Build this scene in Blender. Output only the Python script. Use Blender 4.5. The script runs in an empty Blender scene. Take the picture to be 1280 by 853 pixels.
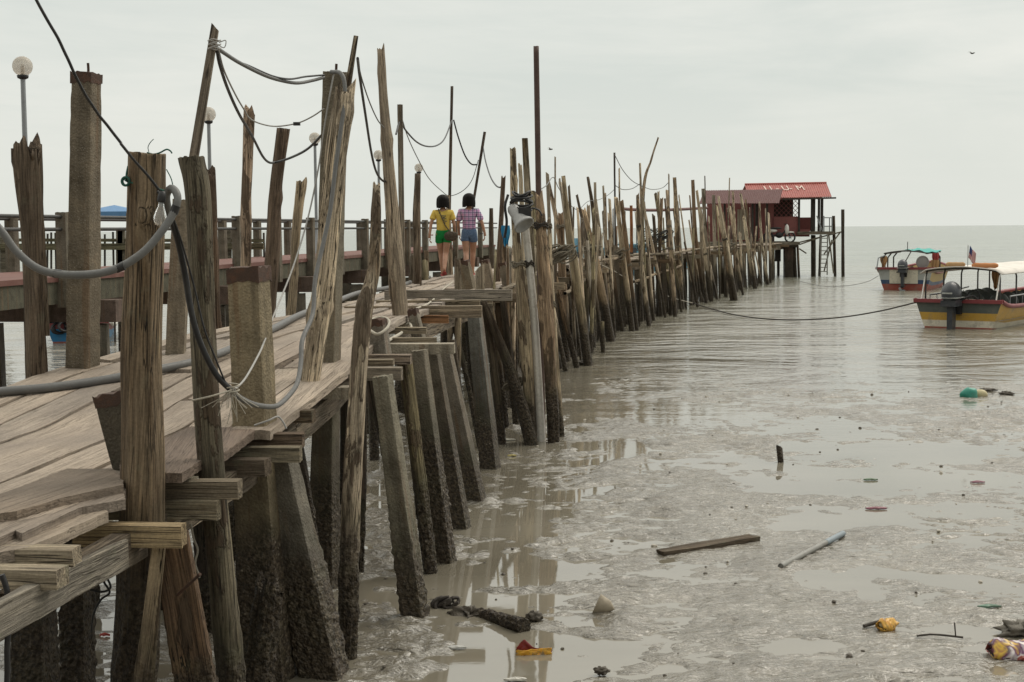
import bpy, math, random
import numpy as np
from mathutils import Vector, Matrix, Quaternion, noise as mn
RNG = random.Random(7)
S = bpy.context.scene
COL = S.collection
V = Vector

# ------------------------------------------------------------------ camera
W, H, F = 1280.0, 853.0, 1778.0
CAMZ = 2.8
cd = bpy.data.cameras.new("camera"); cam = bpy.data.objects.new("camera", cd); COL.objects.link(cam)
cd.sensor_width = 36; cd.lens = 50.0; cd.clip_end = 20000; cd.clip_start = .1
PITCH = math.atan((426.5 - 286) / F); ROLL = math.radians(-.42)
CM = Matrix.Translation((0, 0, CAMZ)) @ Matrix.Rotation(math.pi / 2 - PITCH, 4, 'X') @ Matrix.Rotation(ROLL, 4, 'Z')
cam.matrix_world = CM; S.camera = cam
C3 = CM.to_3x3(); C3I = C3.inverted(); CO = V((0, 0, CAMZ))
def ray(px, py): return C3 @ V(((px - W / 2) / F, -(py - H / 2) / F, -1))
def P(px, py, Y):                       # a measured picture point at the distance Y
    d = ray(px, py); return CO + d * (Y / d.y)
def G(px, py, z=0.0):                   # a measured picture point on the level z
    d = ray(px, py); return CO + d * ((z - CAMZ) / d.z)
def proj(p):
    q = C3I @ (V(p) - CO); return (W / 2 + F * q.x / -q.z, H / 2 - F * q.y / -q.z)
def PXM(Y): return F / Y                # pixels per metre at the distance Y

def lerp(t, T):
    if t <= T[0][0]: return T[0][1]
    for (a, b), (c, d) in zip(T, T[1:]):
        if t <= c: return b + (d - b) * (t - a) / (c - a)
    return T[-1][1]
R_T = [(4, -2.0), (5.3, -1.9), (7, -1.62), (9.3, -1.35), (10.3, -1.2), (13.9, -1.02), (17.3, -.7), (20, -.42), (26, .3), (29, .7), (35, 1.65), (40, 2.9), (45, 4.4), (54, 7), (66, 10.6), (77, 14.4), (84, 16.8)]
L_T = [(4, -4.6), (10.2, -3.5), (13.5, -2.35), (14.8, -2.08), (19.6, -1.87), (27.5, -1.55), (30, -1.1), (35, -.2), (40, 1.0), (45, 2.5), (54, 5.1), (66, 8.7), (77, 12.5), (84, 14.9)]
Z_T = [(4, 1.53), (7, 1.56), (8.6, 1.60), (9.6, 1.70), (10.5, 1.79), (12, 1.90), (13.5, 1.95), (17, 1.95), (20, 1.91), (26, 1.87), (90, 1.9)]
RX = lambda y: lerp(y, R_T)
LX = lambda y: lerp(y, L_T)
DZ = lambda y: lerp(y, Z_T)

# ------------------------------------------------------------------ tags
def tag(o, label=None, cat=None, group=None, kind=None):
    if label: o['label'] = label
    if cat: o['category'] = cat
    if group: o['group'] = group
    if kind: o['kind'] = kind
    return o
def empty(name, loc, label=None, cat=None, group=None, rot=None):
    o = bpy.data.objects.new(name, None); COL.objects.link(o); o.location = loc
    if rot: o.rotation_euler = rot
    return tag(o, label, cat, group)

# ------------------------------------------------------------------ materials
def new_mat(name):
    m = bpy.data.materials.new(name); m.use_nodes = True
    nt = m.node_tree; b = nt.nodes["Principled BSDF"]; return m, nt, b
class NT:
    def __init__(s, nt): s.nt = nt
    def n(s, t, **kw):
        x = s.nt.nodes.new(t)
        for k, v in kw.items(): setattr(x, k, v)
        return x
    def set(s, x, **kw):
        for k, v in kw.items():
            k = k.replace('_', ' ')
            if isinstance(v, bpy.types.NodeSocket): s.nt.links.new(v, x.inputs[k])
            else: x.inputs[k].default_value = v
    def link(s, a, b): s.nt.links.new(a, b)
    def noise(s, vec, scale, detail=4, rough=.55, dist=0):
        x = s.n('ShaderNodeTexNoise'); s.link(vec, x.inputs['Vector'])
        x.inputs['Scale'].default_value = scale; x.inputs['Detail'].default_value = detail
        x.inputs['Roughness'].default_value = rough; x.inputs['Distortion'].default_value = dist
        return x.outputs['Fac']
    def vor(s, vec, scale, feature='F1'):
        x = s.n('ShaderNodeTexVoronoi', feature=feature); s.link(vec, x.inputs['Vector']); x.inputs['Scale'].default_value = scale
        return x.outputs['Distance']
    def mapping(s, vec, scale, loc=(0, 0, 0)):
        x = s.n('ShaderNodeMapping'); s.link(vec, x.inputs['Vector'])
        x.inputs['Scale'].default_value = scale; x.inputs['Location'].default_value = loc
        return x.outputs['Vector']
    def math(s, op, a, b=0.0, clamp=False):
        x = s.n('ShaderNodeMath', operation=op, use_clamp=clamp)
        for i, v in enumerate((a, b)):
            if isinstance(v, bpy.types.NodeSocket): s.link(v, x.inputs[i])
            else: x.inputs[i].default_value = v
        return x.outputs[0]
    def mr(s, v, a, b, c=0., d=1.):
        x = s.n('ShaderNodeMapRange'); s.link(v, x.inputs[0])
        for i, q in enumerate((a, b, c, d)): x.inputs[i + 1].default_value = q
        return x.outputs[0]
    def ramp(s, fac, stops):
        x = s.n('ShaderNodeValToRGB'); s.link(fac, x.inputs[0]); e = x.color_ramp.elements
        while len(e) < len(stops): e.new(.5)
        for el, (p, c) in zip(e, stops): el.position = p; el.color = (*c, 1) if len(c) == 3 else c
        return x.outputs[0]
    def mix(s, fac, a, b, blend='MIX'):
        x = s.n('ShaderNodeMix', data_type='RGBA', blend_type=blend, clamp_factor=True)
        for k, v in ((0, fac), (6, a), (7, b)):
            if isinstance(v, bpy.types.NodeSocket): s.link(v, x.inputs[k])
            else: x.inputs[k].default_value = v if k == 0 else ((*v, 1) if len(v) == 3 else v)
        return x.outputs[2]
    def bump(s, h, strength, dist=.02, normal=None):
        x = s.n('ShaderNodeBump'); s.link(h, x.inputs['Height']); x.inputs['Strength'].default_value = strength; x.inputs['Distance'].default_value = dist
        if normal: s.link(normal, x.inputs['Normal'])
        return x.outputs[0]

def tide(q, col, pos, height=.72, growth=1.0, rnd=None):
    """the tide line every pile here carries: dark wet algae with barnacles below it"""
    sep = q.n('ShaderNodeSeparateXYZ'); q.link(pos, sep.inputs[0]); z = sep.outputs[2]
    wob = q.noise(pos, 2.2, 5, .65)
    zz = q.math('ADD', z, q.math('MULTIPLY', q.math('SUBTRACT', wob, .5), 1.1))
    if rnd: zz = q.math('ADD', zz, q.math('MULTIPLY', q.math('SUBTRACT', rnd, .5), .75))
    wet = q.mr(zz, height + .55, height - .15)
    green = q.mix(q.mr(q.noise(pos, 5, 3), .45, .62), (.034, .025, .017), (.042, .043, .02))
    col = q.mix(q.math('MULTIPLY', wet, .88), col, green)
    crust = q.mr(zz, height + .12, height - .12)
    d = q.vor(pos, 24); d2 = q.vor(pos, 58)
    shell = q.mr(d, .24, .08); patch = q.mr(q.noise(pos, 3.5, 3), .5, .62)
    spk = q.math('MULTIPLY', q.math('MULTIPLY', shell, patch), crust)
    crustcol = q.mix(q.mr(q.noise(pos, 40, 3), .4, .65), (.030, .022, .015), (.13, .102, .07))
    col = q.mix(q.math('MULTIPLY', crust, .75 * growth), col, crustcol)
    col = q.mix(q.math('MULTIPLY', spk, .8 * growth), col, (.33, .285, .22))
    h = q.math('MULTIPLY', q.math('ADD', q.math('SUBTRACT', 1.0, d), q.math('MULTIPLY', q.math('SUBTRACT', 1., d2), .5)), crust)
    rough = q.mr(wet, 0, 1, .85, .5)
    return col, h, rough

def wood_mat(name, base=(1, 1, 1), axis='Z', tidal=True, use_obj=True, grain=1.0, moss=.35, contrast=1., knot=True, relief=.028):
    m, nt, b = new_mat(name); q = NT(nt)
    tc = q.n('ShaderNodeTexCoord'); oi = q.n('ShaderNodeObjectInfo'); ge = q.n('ShaderNodeNewGeometry')
    off = q.n('ShaderNodeVectorMath', operation='ADD'); q.link(tc.outputs['Object'], off.inputs[0])
    rv = q.n('ShaderNodeCombineXYZ'); r10 = q.math('MULTIPLY', oi.outputs['Random'], 37.)
    for i in range(3): q.link(r10, rv.inputs[i])
    q.link(rv.outputs[0], off.inputs[1]); vec = off.outputs[0]
    sc = {'Z': (1, 1, .035), 'X': (.035, 1, 1), 'Y': (1, .035, 1)}[axis]
    sc2 = {'Z': (1, 1, .12), 'X': (.12, 1, 1), 'Y': (1, .12, 1)}[axis]
    g1 = q.noise(q.mapping(vec, sc), 75 * grain, 6, .66, .3)
    g2 = q.noise(q.mapping(vec, sc), 20 * grain, 5, .62, .5)
    g3 = q.noise(q.mapping(vec, tuple(c * .6 if c < 1 else c for c in sc)), 34 * grain, 2, .5, .8)
    bl = q.noise(q.mapping(vec, sc2), 6, 6, .65, .5)
    big = q.noise(vec, 1.3, 3); fine = q.noise(vec, 70, 3, .7)
    c0 = oi.outputs['Color']
    K = contrast
    tone = q.ramp(g1, [(.28, tuple(1 - (1 - v) * K for v in (.42, .40, .37))), (.5, (.92, .92, .92)), (.72, tuple(1 + (v - 1) * K for v in (1.35, 1.33, 1.29)))])
    col = q.mix(1, c0, tone, 'MULTIPLY')
    col = q.mix(1, col, q.ramp(bl, [(.30, tuple(1 - (1 - v) * K for v in (.42, .37, .32))), (.5, (.97, .97, .97)), (.70, tuple(1 + (v - 1) * K for v in (1.38, 1.36, 1.32)))]), 'MULTIPLY')
    col = q.mix(1, col, q.ramp(big, [(.3, (.70, .70, .70)), (.7, (1.2, 1.18, 1.13))]), 'MULTIPLY')
    col = q.mix(1, col, q.ramp(fine, [(.3, (.82, .82, .82)), (.7, (1.15, 1.15, 1.15))]), 'MULTIPLY')
    crack = q.mr(q.math('ABSOLUTE', q.math('SUBTRACT', g3, .5)), .022, .006); crack = q.math('MULTIPLY', crack, q.mr(big, .38, .6, .1, 1.))
    col = q.mix(q.math('MULTIPLY', crack, .85 * K), col, (.018, .014, .011))
    if knot:
        kd = q.vor(q.mapping(vec, tuple(.45 if c < 1 else c for c in sc)), 6.5)
        col = q.mix(q.math('MULTIPLY', q.mr(kd, .13, .05), .8), col, (.035, .024, .017))
    if axis == 'Z':
        bn = q.noise(q.mapping(vec, (1, 1, .3)), 7, 5, .62, .4); bark = q.math('MULTIPLY', q.mr(bn, .535, .56), q.mr(oi.outputs['Random'], .35, .5))
        bcol = q.mix(q.noise(q.mapping(vec, (1, 1, .4)), 40, 4, .7), (.035, .024, .016), (.15, .105, .07)); col = q.mix(q.math('MULTIPLY', bark, .8), col, bcol)
    if moss:
        ms = q.math('MULTIPLY', q.mr(q.noise(vec, 7, 5, .7), .58, .70), moss)
        col = q.mix(ms, col, (.20, .20, .135))
    g2 = q.math('SUBTRACT', g2, q.math('MULTIPLY', crack, .8))
    if axis == 'Z': g2 = q.math('ADD', g2, q.math('MULTIPLY', bark, .5))
    h = q.math('ADD', q.math('MULTIPLY', g1, .5), q.math('MULTIPLY', g2, 1.0))
    if tidal:
        col, th, rough = tide(q, col, ge.outputs['Position'], rnd=oi.outputs['Random'])
        h = q.math('ADD', h, q.math('MULTIPLY', th, 1.2)); q.link(rough, b.inputs['Roughness'])
    else: b.inputs['Roughness'].default_value = .85
    b.inputs['Specular IOR Level'].default_value = .25
    q.link(col, b.inputs['Base Color']); q.link(q.bump(h, 1., relief), b.inputs['Normal'])
    return m

def concrete_mat(name, tidal=True):
    m, nt, b = new_mat(name); q = NT(nt)
    tc = q.n('ShaderNodeTexCoord'); oi = q.n('ShaderNodeObjectInfo'); ge = q.n('ShaderNodeNewGeometry')
    off = q.n('ShaderNodeVectorMath', operation='ADD'); q.link(tc.outputs['Object'], off.inputs[0])
    rv = q.n('ShaderNodeCombineXYZ'); r10 = q.math('MULTIPLY', oi.outputs['Random'], 23.)
    for i in range(3): q.link(r10, rv.inputs[i])
    q.link(rv.outputs[0], off.inputs[1]); vec = off.outputs[0]
    n1 = q.noise(vec, 6, 6, .65); n2 = q.noise(vec, 60, 4, .7); st = q.noise(q.mapping(vec, (1, 1, .05)), 9, 4, .6, .5)
    d = q.vor(vec, 60)
    col = q.mix(1, oi.outputs['Color'], q.ramp(n1, [(.28, (.55, .53, .5)), (.5, (.95, .95, .95)), (.72, (1.25, 1.22, 1.18))]), 'MULTIPLY')
    col = q.mix(1, col, q.ramp(n2, [(.3, (.72, .72, .72)), (.7, (1.2, 1.2, 1.2))]), 'MULTIPLY')
    col = q.mix(q.math('MULTIPLY', q.mr(st, .5, .7), .55), col, (.055, .044, .03))
    col = q.mix(q.math('MULTIPLY', q.math('MULTIPLY', q.mr(d, .26, .10), q.mr(q.noise(vec, 4, 3), .44, .62, .08, .7)), oi.outputs['Alpha']), col, (.42, .38, .32))
    pit = q.mr(q.vor(q.mapping(vec, (1, 1, .8), (5, 2, 1)), 26), .10, .05); col = q.mix(q.math('MULTIPLY', pit, q.mr(n1, .45, .6, 0, .7)), col, (.05, .04, .03))
    run = q.noise(q.mapping(vec, (1, 1, .03)), 16, 3, .6, .3); col = q.mix(q.math('MULTIPLY', q.mr(run, .56, .66), .4), col, (.16, .085, .04))
    h = q.math('ADD', q.math('MULTIPLY', n2, .6), q.math('MULTIPLY', q.math('SUBTRACT', 1., d), .5))
    if tidal:
        col, th, rough = tide(q, col, ge.outputs['Position'], rnd=oi.outputs['Random']); h = q.math('ADD', h, q.math('MULTIPLY', th, 1.6)); q.link(rough, b.inputs['Roughness'])
    else: b.inputs['Roughness'].default_value = .9
    b.inputs['Specular IOR Level'].default_value = .3
    q.link(col, b.inputs['Base Color']); q.link(q.bump(h, .8, .012), b.inputs['Normal'])
    return m

def paint_mat(name, col, rough=.5, metal=0, wear=.3, dirt=(.10, .085, .065), scale=6, bump=.15):
    m, nt, b = new_mat(name); q = NT(nt)
    tc = q.n('ShaderNodeTexCoord'); v = tc.outputs['Object']
    n = q.noise(v, scale, 6, .65); n2 = q.noise(v, scale * 7, 4, .6)
    c = q.mix(1, col, q.ramp(n, [(.3, (.8, .8, .8)), (.7, (1.12, 1.12, 1.12))]), 'MULTIPLY')
    c = q.mix(q.math('MULTIPLY', q.mr(q.math('ADD', n, q.math('MULTIPLY', n2, .4)), .68, .88), wear), c, dirt)
    q.link(c, b.inputs['Base Color']); b.inputs['Metallic'].default_value = metal
    q.link(q.mr(n2, .3, .7, max(0, rough - .12), min(1, rough + .12)), b.inputs['Roughness'])
    if bump: q.link(q.bump(n2, bump, .01), b.inputs['Normal'])
    return m

M_LOG = wood_mat("log_wood", axis='Z', moss=.3, contrast=1.25)
M_BEAM = wood_mat("beam_wood", axis='X', tidal=False, moss=.5, knot=False)
M_DECK = wood_mat("deck_wood", axis='X', tidal=False, moss=.1, grain=1.25, contrast=.26, knot=False, relief=.010)
M_CONC = concrete_mat("pile_concrete")
M_CONCD = concrete_mat("dry_concrete", tidal=False)
M_RUST = paint_mat("rusty_iron", (.070, .040, .027), .85, 0, .55, (.12, .052, .028), 14, .6)
M_STEEL = paint_mat("galvanised_steel", (.34, .36, .37), .5, .5, .25)
M_PIPE = paint_mat("dark_handrail_pipe", (.06, .058, .055), .55, .3, .4)
M_BLACK = paint_mat("black_rubber", (.016, .016, .017), .5, 0, .35, (.06, .055, .05))
M_GREYC = paint_mat("grey_cable_sheath", (.135, .135, .13), .55, 0, .35, (.07, .06, .05), 9)
M_GREYL = paint_mat("pale_wire_sheath", (.36, .35, .33), .6, 0, .3)
M_ROPEW = paint_mat("pale_rope", (.50, .46, .38), .9, 0, .35, (.2, .17, .12), 30, .6)
M_ROPED = paint_mat('weathered_rope', (.20, .175, .13), .95, 0, .5, (.09, .075, .055), 20, .6)
M_ROPEG = paint_mat("green_rope", (.02, .105, .075), .8, 0, .3, (.05, .08, .06), 30, .5)
M_REDC = paint_mat("red_deck_paint", (.17, .075, .06), .8, 0, .5, (.2, .14, .11), 3)
M_MAROON = paint_mat("maroon_boarding", (.27, .095, .085), .75, 0, .45, (.08, .045, .04), 4)
M_REDROOF = paint_mat("red_roof_sheet", (.37, .088, .07), .55, 0, .25, (.33, .15, .12), 2)
M_DKROOF = paint_mat("maroon_roof_sheet", (.135, .054, .05), .65, 0, .4, (.09, .05, .05), 3)
M_WHITE = paint_mat("white_paint", (.78, .77, .72), .55, 0, .25, (.45, .42, .36))
M_DARK = paint_mat("dark_timber", (.05, .042, .035), .85, 0, .3)
M_PVC = paint_mat("white_plastic_pipe", (.80, .77, .70), .5, 0, .55, (.30, .26, .2), 4)
M_IRONP = paint_mat("maroon_iron_pole", (.09, .055, .045), .7, .1, .4, (.16, .11, .08), 4)

# ------------------------------------------------------------------ mesh tools
def mk(name, verts, faces, mats, parent=None, mi=None, smooth=False, loc=None, rot=None, color=None):
    me = bpy.data.meshes.new(name); me.from_pydata([tuple(v) for v in verts], [], faces)
    if not isinstance(mats, (list, tuple)): mats = [mats]
    for m in mats: me.materials.append(m)
    if mi is not None: me.polygons.foreach_set('material_index', mi)
    if smooth is True: me.polygons.foreach_set('use_smooth', [True] * len(me.polygons))
    elif smooth: me.polygons.foreach_set('use_smooth', smooth)
    me.update()
    o = bpy.data.objects.new(name, me); COL.objects.link(o)
    if parent is not None: o.parent = parent
    if loc is not None: o.location = loc
    if rot is not None:
        o.rotation_mode = 'QUATERNION'; o.rotation_quaternion = rot
    o.color = (*color, .2) if color else (.3, .25, .19, .2)
    return o

class MB:
    def __init__(s): s.v = []; s.f = []; s.mi = []; s.sm = []
    def add(s, vs, fs, mi=0, sm=False):
        o = len(s.v); s.v += [V(x) for x in vs]
        for f in fs: s.f.append(tuple(i + o for i in f)); s.mi.append(mi); s.sm.append(sm)
    def box(s, c, d, mi=0, R=None):
        c = V(c); x, y, z = d[0] / 2, d[1] / 2, d[2] / 2
        vs = [V((a, b, e)) for a in (-x, x) for b in (-y, y) for e in (-z, z)]
        if R is not None: vs = [R @ v for v in vs]
        s.add([c + v for v in vs], [(0, 1, 3, 2), (4, 6, 7, 5), (0, 4, 5, 1), (2, 3, 7, 6), (0, 2, 6, 4), (1, 5, 7, 3)], mi)
    def bar(s, a, b, w, h=None, mi=0, up=(0, 0, 1)):
        a = V(a); b = V(b); h = h or w; d = (b - a); L = d.length; d.normalize()
        u = V(up)
        if abs(d.dot(u)) > .95: u = V((0, 1, 0))
        x = d.cross(u).normalized(); u = x.cross(d)
        s.box((a + b) / 2, (w, L, h), mi, Matrix((x, d, u)).transposed())
    def tube(s, pts, r, M=8, mi=0, caps=True, closed=False):
        pts = [V(p) for p in pts]; n = len(pts)
        rr = r if isinstance(r, (list, tuple)) else [r] * n
        vs = []; prev = None
        for i, p in enumerate(pts):
            t = (pts[min(i + 1, n - 1)] - pts[max(i - 1, 0)]) if not closed else (pts[(i + 1) % n] - pts[i - 1])
            t = t.normalized() if t.length > 1e-9 else V((0, 0, 1))
            if prev is None: prev = t.orthogonal().normalized()
            x = (prev - t * prev.dot(t));  x = x.normalized() if x.length > 1e-6 else t.orthogonal().normalized()
            prev = x; y = t.cross(x)
            for k in range(M):
                a = 2 * math.pi * k / M; vs.append(p + (x * math.cos(a) + y * math.sin(a)) * rr[i])
        fs = []
        for i in range(n - 1 if not closed else n):
            j = (i + 1) % n
            for k in range(M): k2 = (k + 1) % M; fs.append((i * M + k, i * M + k2, j * M + k2, j * M + k))
        s.add(vs, fs, mi, True)
        if caps and not closed:
            s.add(vs[:M], [tuple(range(M - 1, -1, -1))], mi); s.add(vs[-M:], [tuple(range(M))], mi)
    def lathe(s, prof, M=16, c=(0, 0, 0), mi=0, R=None):
        c = V(c); vs = []
        for r, z in prof:
            for k in range(M):
                a = 2 * math.pi * k / M; p = V((r * math.cos(a), r * math.sin(a), z)); vs.append(c + (R @ p if R is not None else p))
        n = len(prof)
        fs = [(i * M + k, i * M + (k + 1) % M, (i + 1) * M + (k + 1) % M, (i + 1) * M + k) for i in range(n - 1) for k in range(M)]
        s.add(vs, fs, mi, True)
    def sphere(s, c, r, mi=0, M=14, N=9, R=None):
        if not isinstance(r, (list, tuple)): r = (r, r, r)
        prof = [(max(1e-4, math.sin(math.pi * i / N)), -math.cos(math.pi * i / N)) for i in range(N + 1)]
        o = MB(); o.lathe(prof, M)
        s.add([V(c) + ((R if R is not None else Matrix.Identity(3)) @ V((v.x * r[0], v.y * r[1], v.z * r[2]))) for v in o.v], o.f, mi, True)
    def quad(s, *p, mi=0): s.add(p, [tuple(range(len(p)))], mi)
    def build(s, name, mats, parent=None, loc=None, color=None, origin=None):
        vs = s.v
        if origin is not None:
            origin = V(origin); vs = [v - origin for v in vs]; loc = origin
        return mk(name, vs, s.f, mats, parent, s.mi, s.sm, loc, color=color)

def spline(pts, n=8):
    pts = [V(p) for p in pts]; out = []
    q = [pts[0] * 2 - pts[1]] + pts + [pts[-1] * 2 - pts[-2]]
    for i in range(1, len(q) - 2):
        a, b, c, d = q[i - 1:i + 3]
        for k in range(n):
            t = k / n
            out.append(.5 * ((2 * b) + (c - a) * t + (2 * a - 5 * b + 4 * c - d) * t * t + (3 * b - a - 3 * c + d) * t ** 3))
    out.append(pts[-1]); return out

# ------------------------------------------------------------------ posts
def sweep(name, pts, rad, shape='round', M=14, step=.1, rough=.1, mat=None, color=(.3, .25, .19), top='flat', yaw=0., seed=0, parent=None, aspect=1., knots=0, cap=None):
    """a post along pts (bottom to top): round and knotty, or square with worn arrises; local z runs along it"""
    rng = random.Random(seed * 977 + 5)
    pts = [V(p) for p in pts]
    axis = (pts[-1] - pts[0]); L = axis.length; axis.normalize()
    x = V((1, 0, 0)); x = (x - axis * x.dot(axis)).normalized(); y = axis.cross(x)
    ca, sa = math.cos(yaw), math.sin(yaw); x, y = x * ca + y * sa, y * ca - x * sa
    Rm = Matrix((x, y, axis)).transposed(); q = Rm.to_quaternion(); Ri = Rm.transposed(); org = pts[0]
    loc = [Ri @ (p - org) for p in pts]
    # resample
    if len(loc) > 2: dense = spline(loc, 10)
    else: dense = [loc[0].lerp(loc[1], i / 10) for i in range(11)]
    n0 = len(dense) - 1
    nring = max(3, int(L / step) + 1); fineT = M > 12
    seg = len(loc) - 1
    C = []; Rr = []
    for i in range(nring):
        t = i / (nring - 1); k = t * n0; a = min(int(k), n0 - 1); C.append(dense[a].lerp(dense[a + 1], k - a))
        k = t * seg; a = min(int(k), seg - 1); Rr.append(rad[a] + (rad[a + 1] - rad[a]) * (k - a))
    p2, p3 = rng.uniform(0, 6.28), rng.uniform(0, 6.28); a2, a3 = rng.uniform(.03, .09), rng.uniform(.02, .06)
    so = V((rng.uniform(0, 99), rng.uniform(0, 99), rng.uniform(0, 99)))
    kn = [(rng.uniform(0, 6.28), rng.uniform(.1, .95) * L, rng.uniform(.15, .4), rng.uniform(.05, .09)) for _ in range(knots)]
    prof = []
    for k in range(M):
        a = 2 * math.pi * k / M
        if shape == 'round': prof.append((math.cos(a), math.sin(a)))
        else:
            m_ = M // 4; sd = k // m_; u = (k % m_) / m_ * 2 - 1
            cx, cy = [(u, -1), (1, u), (-u, 1), (-1, -u)][sd]
            if k % m_ == 0: cx *= .965; cy *= .965
            prof.append((cx, cy * aspect))
    vs = []
    for i in range(nring):
        for k, (cx, cy) in enumerate(prof):
            th = math.atan2(cy, cx); z = C[i].z
            if shape == 'round':
                s = 1 + a2 * math.sin(2 * th + p2 + z * .6) + a3 * math.sin(3 * th + p3)
                if rough:
                    s += rough * 1.6 * mn.noise(V((cx * 1.6, cy * 1.6, z * 1.3)) + so) + rough * .8 * mn.noise(V((cx * 5, cy * 5, z * 2.2)) + so)
                if M > 20:
                    fz = mn.noise(V((cx * 3.2, cy * 3.2, z * .35)) + so * 2); s -= rough * 1.1 * max(0, 1 - abs(fz) / .07)
                for (kt, kz, kh, kw) in kn:
                    dth = (th - kt + math.pi) % (2 * math.pi) - math.pi
                    s += kh * math.exp(-(dth * Rr[i] / kw) ** 2 - ((z - kz) / kw) ** 2)
            else:
                s = 1
                if rough:
                    s += rough * .35 * mn.noise(V((cx * 2.3, cy * 2.3, z * 3)) + so)
                    if k % (M // 4) == 0: s -= rough * .8 * max(0, mn.noise(V((cx * 3, cy * 3, z * 7)) + so))
            wz = org.z + axis.z * z
            if M > 20 and wz < .95:
                w3 = V((cx * Rr[i], cy * Rr[i], z)); gz = min(1, (.95 - wz) / .35); s += gz * (.016 * max(0, mn.noise(w3 * 34 + so) + .15) + .012 * max(0, mn.noise(w3 * 70 + so))) / Rr[i]
            px_, py_ = cx * Rr[i] * s, cy * Rr[i] * s
            zz = z
            if i == nring - 1:
                if top == 'broken': zz += Rr[i] * (2.6 * mn.noise(V((cx * .8, cy * .8, 3)) + so) + (.9 if fineT else .35) * mn.noise(V((cx * 3, cy * 3, 7)) + so))
                elif top == 'slant': zz += Rr[i] * .8 * (cx * math.cos(p2) + cy * math.sin(p2)) + Rr[i] * rng.uniform(-.08, .08)
                else: zz += Rr[i] * rng.uniform(-.06, .06)
            vs.append((C[i].x + px_, C[i].y + py_, zz))
    fs = []; sm = []
    for i in range(nring - 1):
        for k in range(M):
            k2 = (k + 1) % M; fs.append((i * M + k, i * M + k2, (i + 1) * M + k2, (i + 1) * M + k)); sm.append(shape == 'round')
    b = len(vs); c = C[-1]; vs.append((c.x, c.y, c.z - (Rr[-1] * .35 if top != 'flat' else .004)))
    for k in range(M): fs.append(((nring - 1) * M + k, (nring - 1) * M + (k + 1) % M, b)); sm.append(False)
    o = mk(name, vs, fs, mat or M_LOG, parent, None, sm, org, q, color)
    if cap:                                    # rusted iron band on the head of a concrete pile
        r = Rr[-1] * 1.03; h = cap; m = MB()
        for (w_, z0, z1) in ((r, C[-1].z - h, C[-1].z + .012),):
            ring = []
            m_ = 6
            for zz in (z0, z1):
                for sd in range(4):
                    for j in range(m_):
                        u = j / m_ * 2 - 1; cx, cy = [(u, -1), (1, u), (-u, 1), (-1, -u)][sd]
                        ring.append(V((C[-1].x + cx * w_ * (1 + rng.uniform(-.012, .02)), C[-1].y + cy * w_ * aspect * (1 + rng.uniform(-.012, .02)), zz + rng.uniform(-.012, .012))))
            K = 4 * m_
            m.add(ring, [(k, (k + 1) % K, K + (k + 1) % K, K + k) for k in range(K)] + [tuple(range(K, 2 * K))])
        m.build('rusty_cap', M_RUST, o)
    return o

GREY = (.27, .225, .165); PALE = (.42, .35, .26); BROWN = (.20, .14, .09); DARKW = (.10, .078, .055); REDB = (.22, .115, .065); OLIVE = (.25, .215, .13); BEIGE = (.42, .335, .24)
CON = (.25, .215, .155); COND = (.155, .14, .115); CONL = (.36, .32, .25)
_seed = [0]
PALN = 'poles of the seaward palisade'
POSTS = []                        # (object, screen base, screen top)
def post(label, cat, base, top, Y, w0, w1, shape='round', color=GREY, mid=(), tY=None, name=None, group=None, head='flat', knots=0, rough=.1, yaw=0., aspect=1., cap=None, sink=.35, mat=None, fine=True, ground=True):
    """base, top, mid: points measured in the picture; Y the distance in metres (None: where the base meets the ground)"""
    if Y is None:
        b = G(base[0], base[1], 0.0); Y = b.y
    else: b = P(base[0], base[1], Y)
    tY = tY if tY is not None else Y
    lum = .35 * color[0] + .5 * color[1] + .15 * color[2]; ds = .04 if group == PALN else .08; color = tuple((v * (1 - ds) + lum * ds) * (1.0 if group == PALN else .92) for v in color)
    pts = [b]; rad = [w0 / 2 / PXM(Y)]
    if shape == 'square': kk = 1 / (math.cos(abs(yaw)) + aspect * math.sin(abs(yaw))); w0 *= kk; w1 *= kk; mid = [tuple(m_[:2]) + ((m_[2] * kk,) if len(m_) > 2 else ()) for m_ in mid]
    n = len(mid) + 1
    for i, mdp in enumerate(mid):
        yy = Y + (tY - Y) * (i + 1) / n; pts.append(P(mdp[0], mdp[1], yy)); rad.append((mdp[2] if len(mdp) > 2 else w0 + (w1 - w0) * (i + 1) / n) / 2 / PXM(yy))
    pts.append(P(top[0], top[1], tY)); rad.append(w1 / 2 / PXM(tY))
    if ground:                    # run it on into the mud
        d = (pts[0] - pts[1]).normalized(); k = (pts[0].z + sink) / max(.2, -d.z); pts[0] = pts[0] + d * max(0, k)
    _seed[0] += 1
    near = Y < 13; midr = Y < 26
    if shape == 'round': M = 44 if near else (18 if midr else 8); st = .028 if near else (.09 if midr else .3)
    else: M = 40 if near else (16 if midr else 8); st = .03 if near else (.14 if midr else .5)
    nm = name or ('wooden_post' if shape == 'round' else 'concrete_post')
    mt = mat or (M_LOG if (shape == 'round' or (name and 'timber' in name)) else M_CONC)
    o = sweep(nm, pts, rad, shape, M, st, rough, mt, color, head, yaw, _seed[0], None, aspect, knots, cap)
    tag(o, label, cat, group); POSTS.append((o, proj(pts[0]), proj(pts[-1]), Y))
    return o

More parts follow.
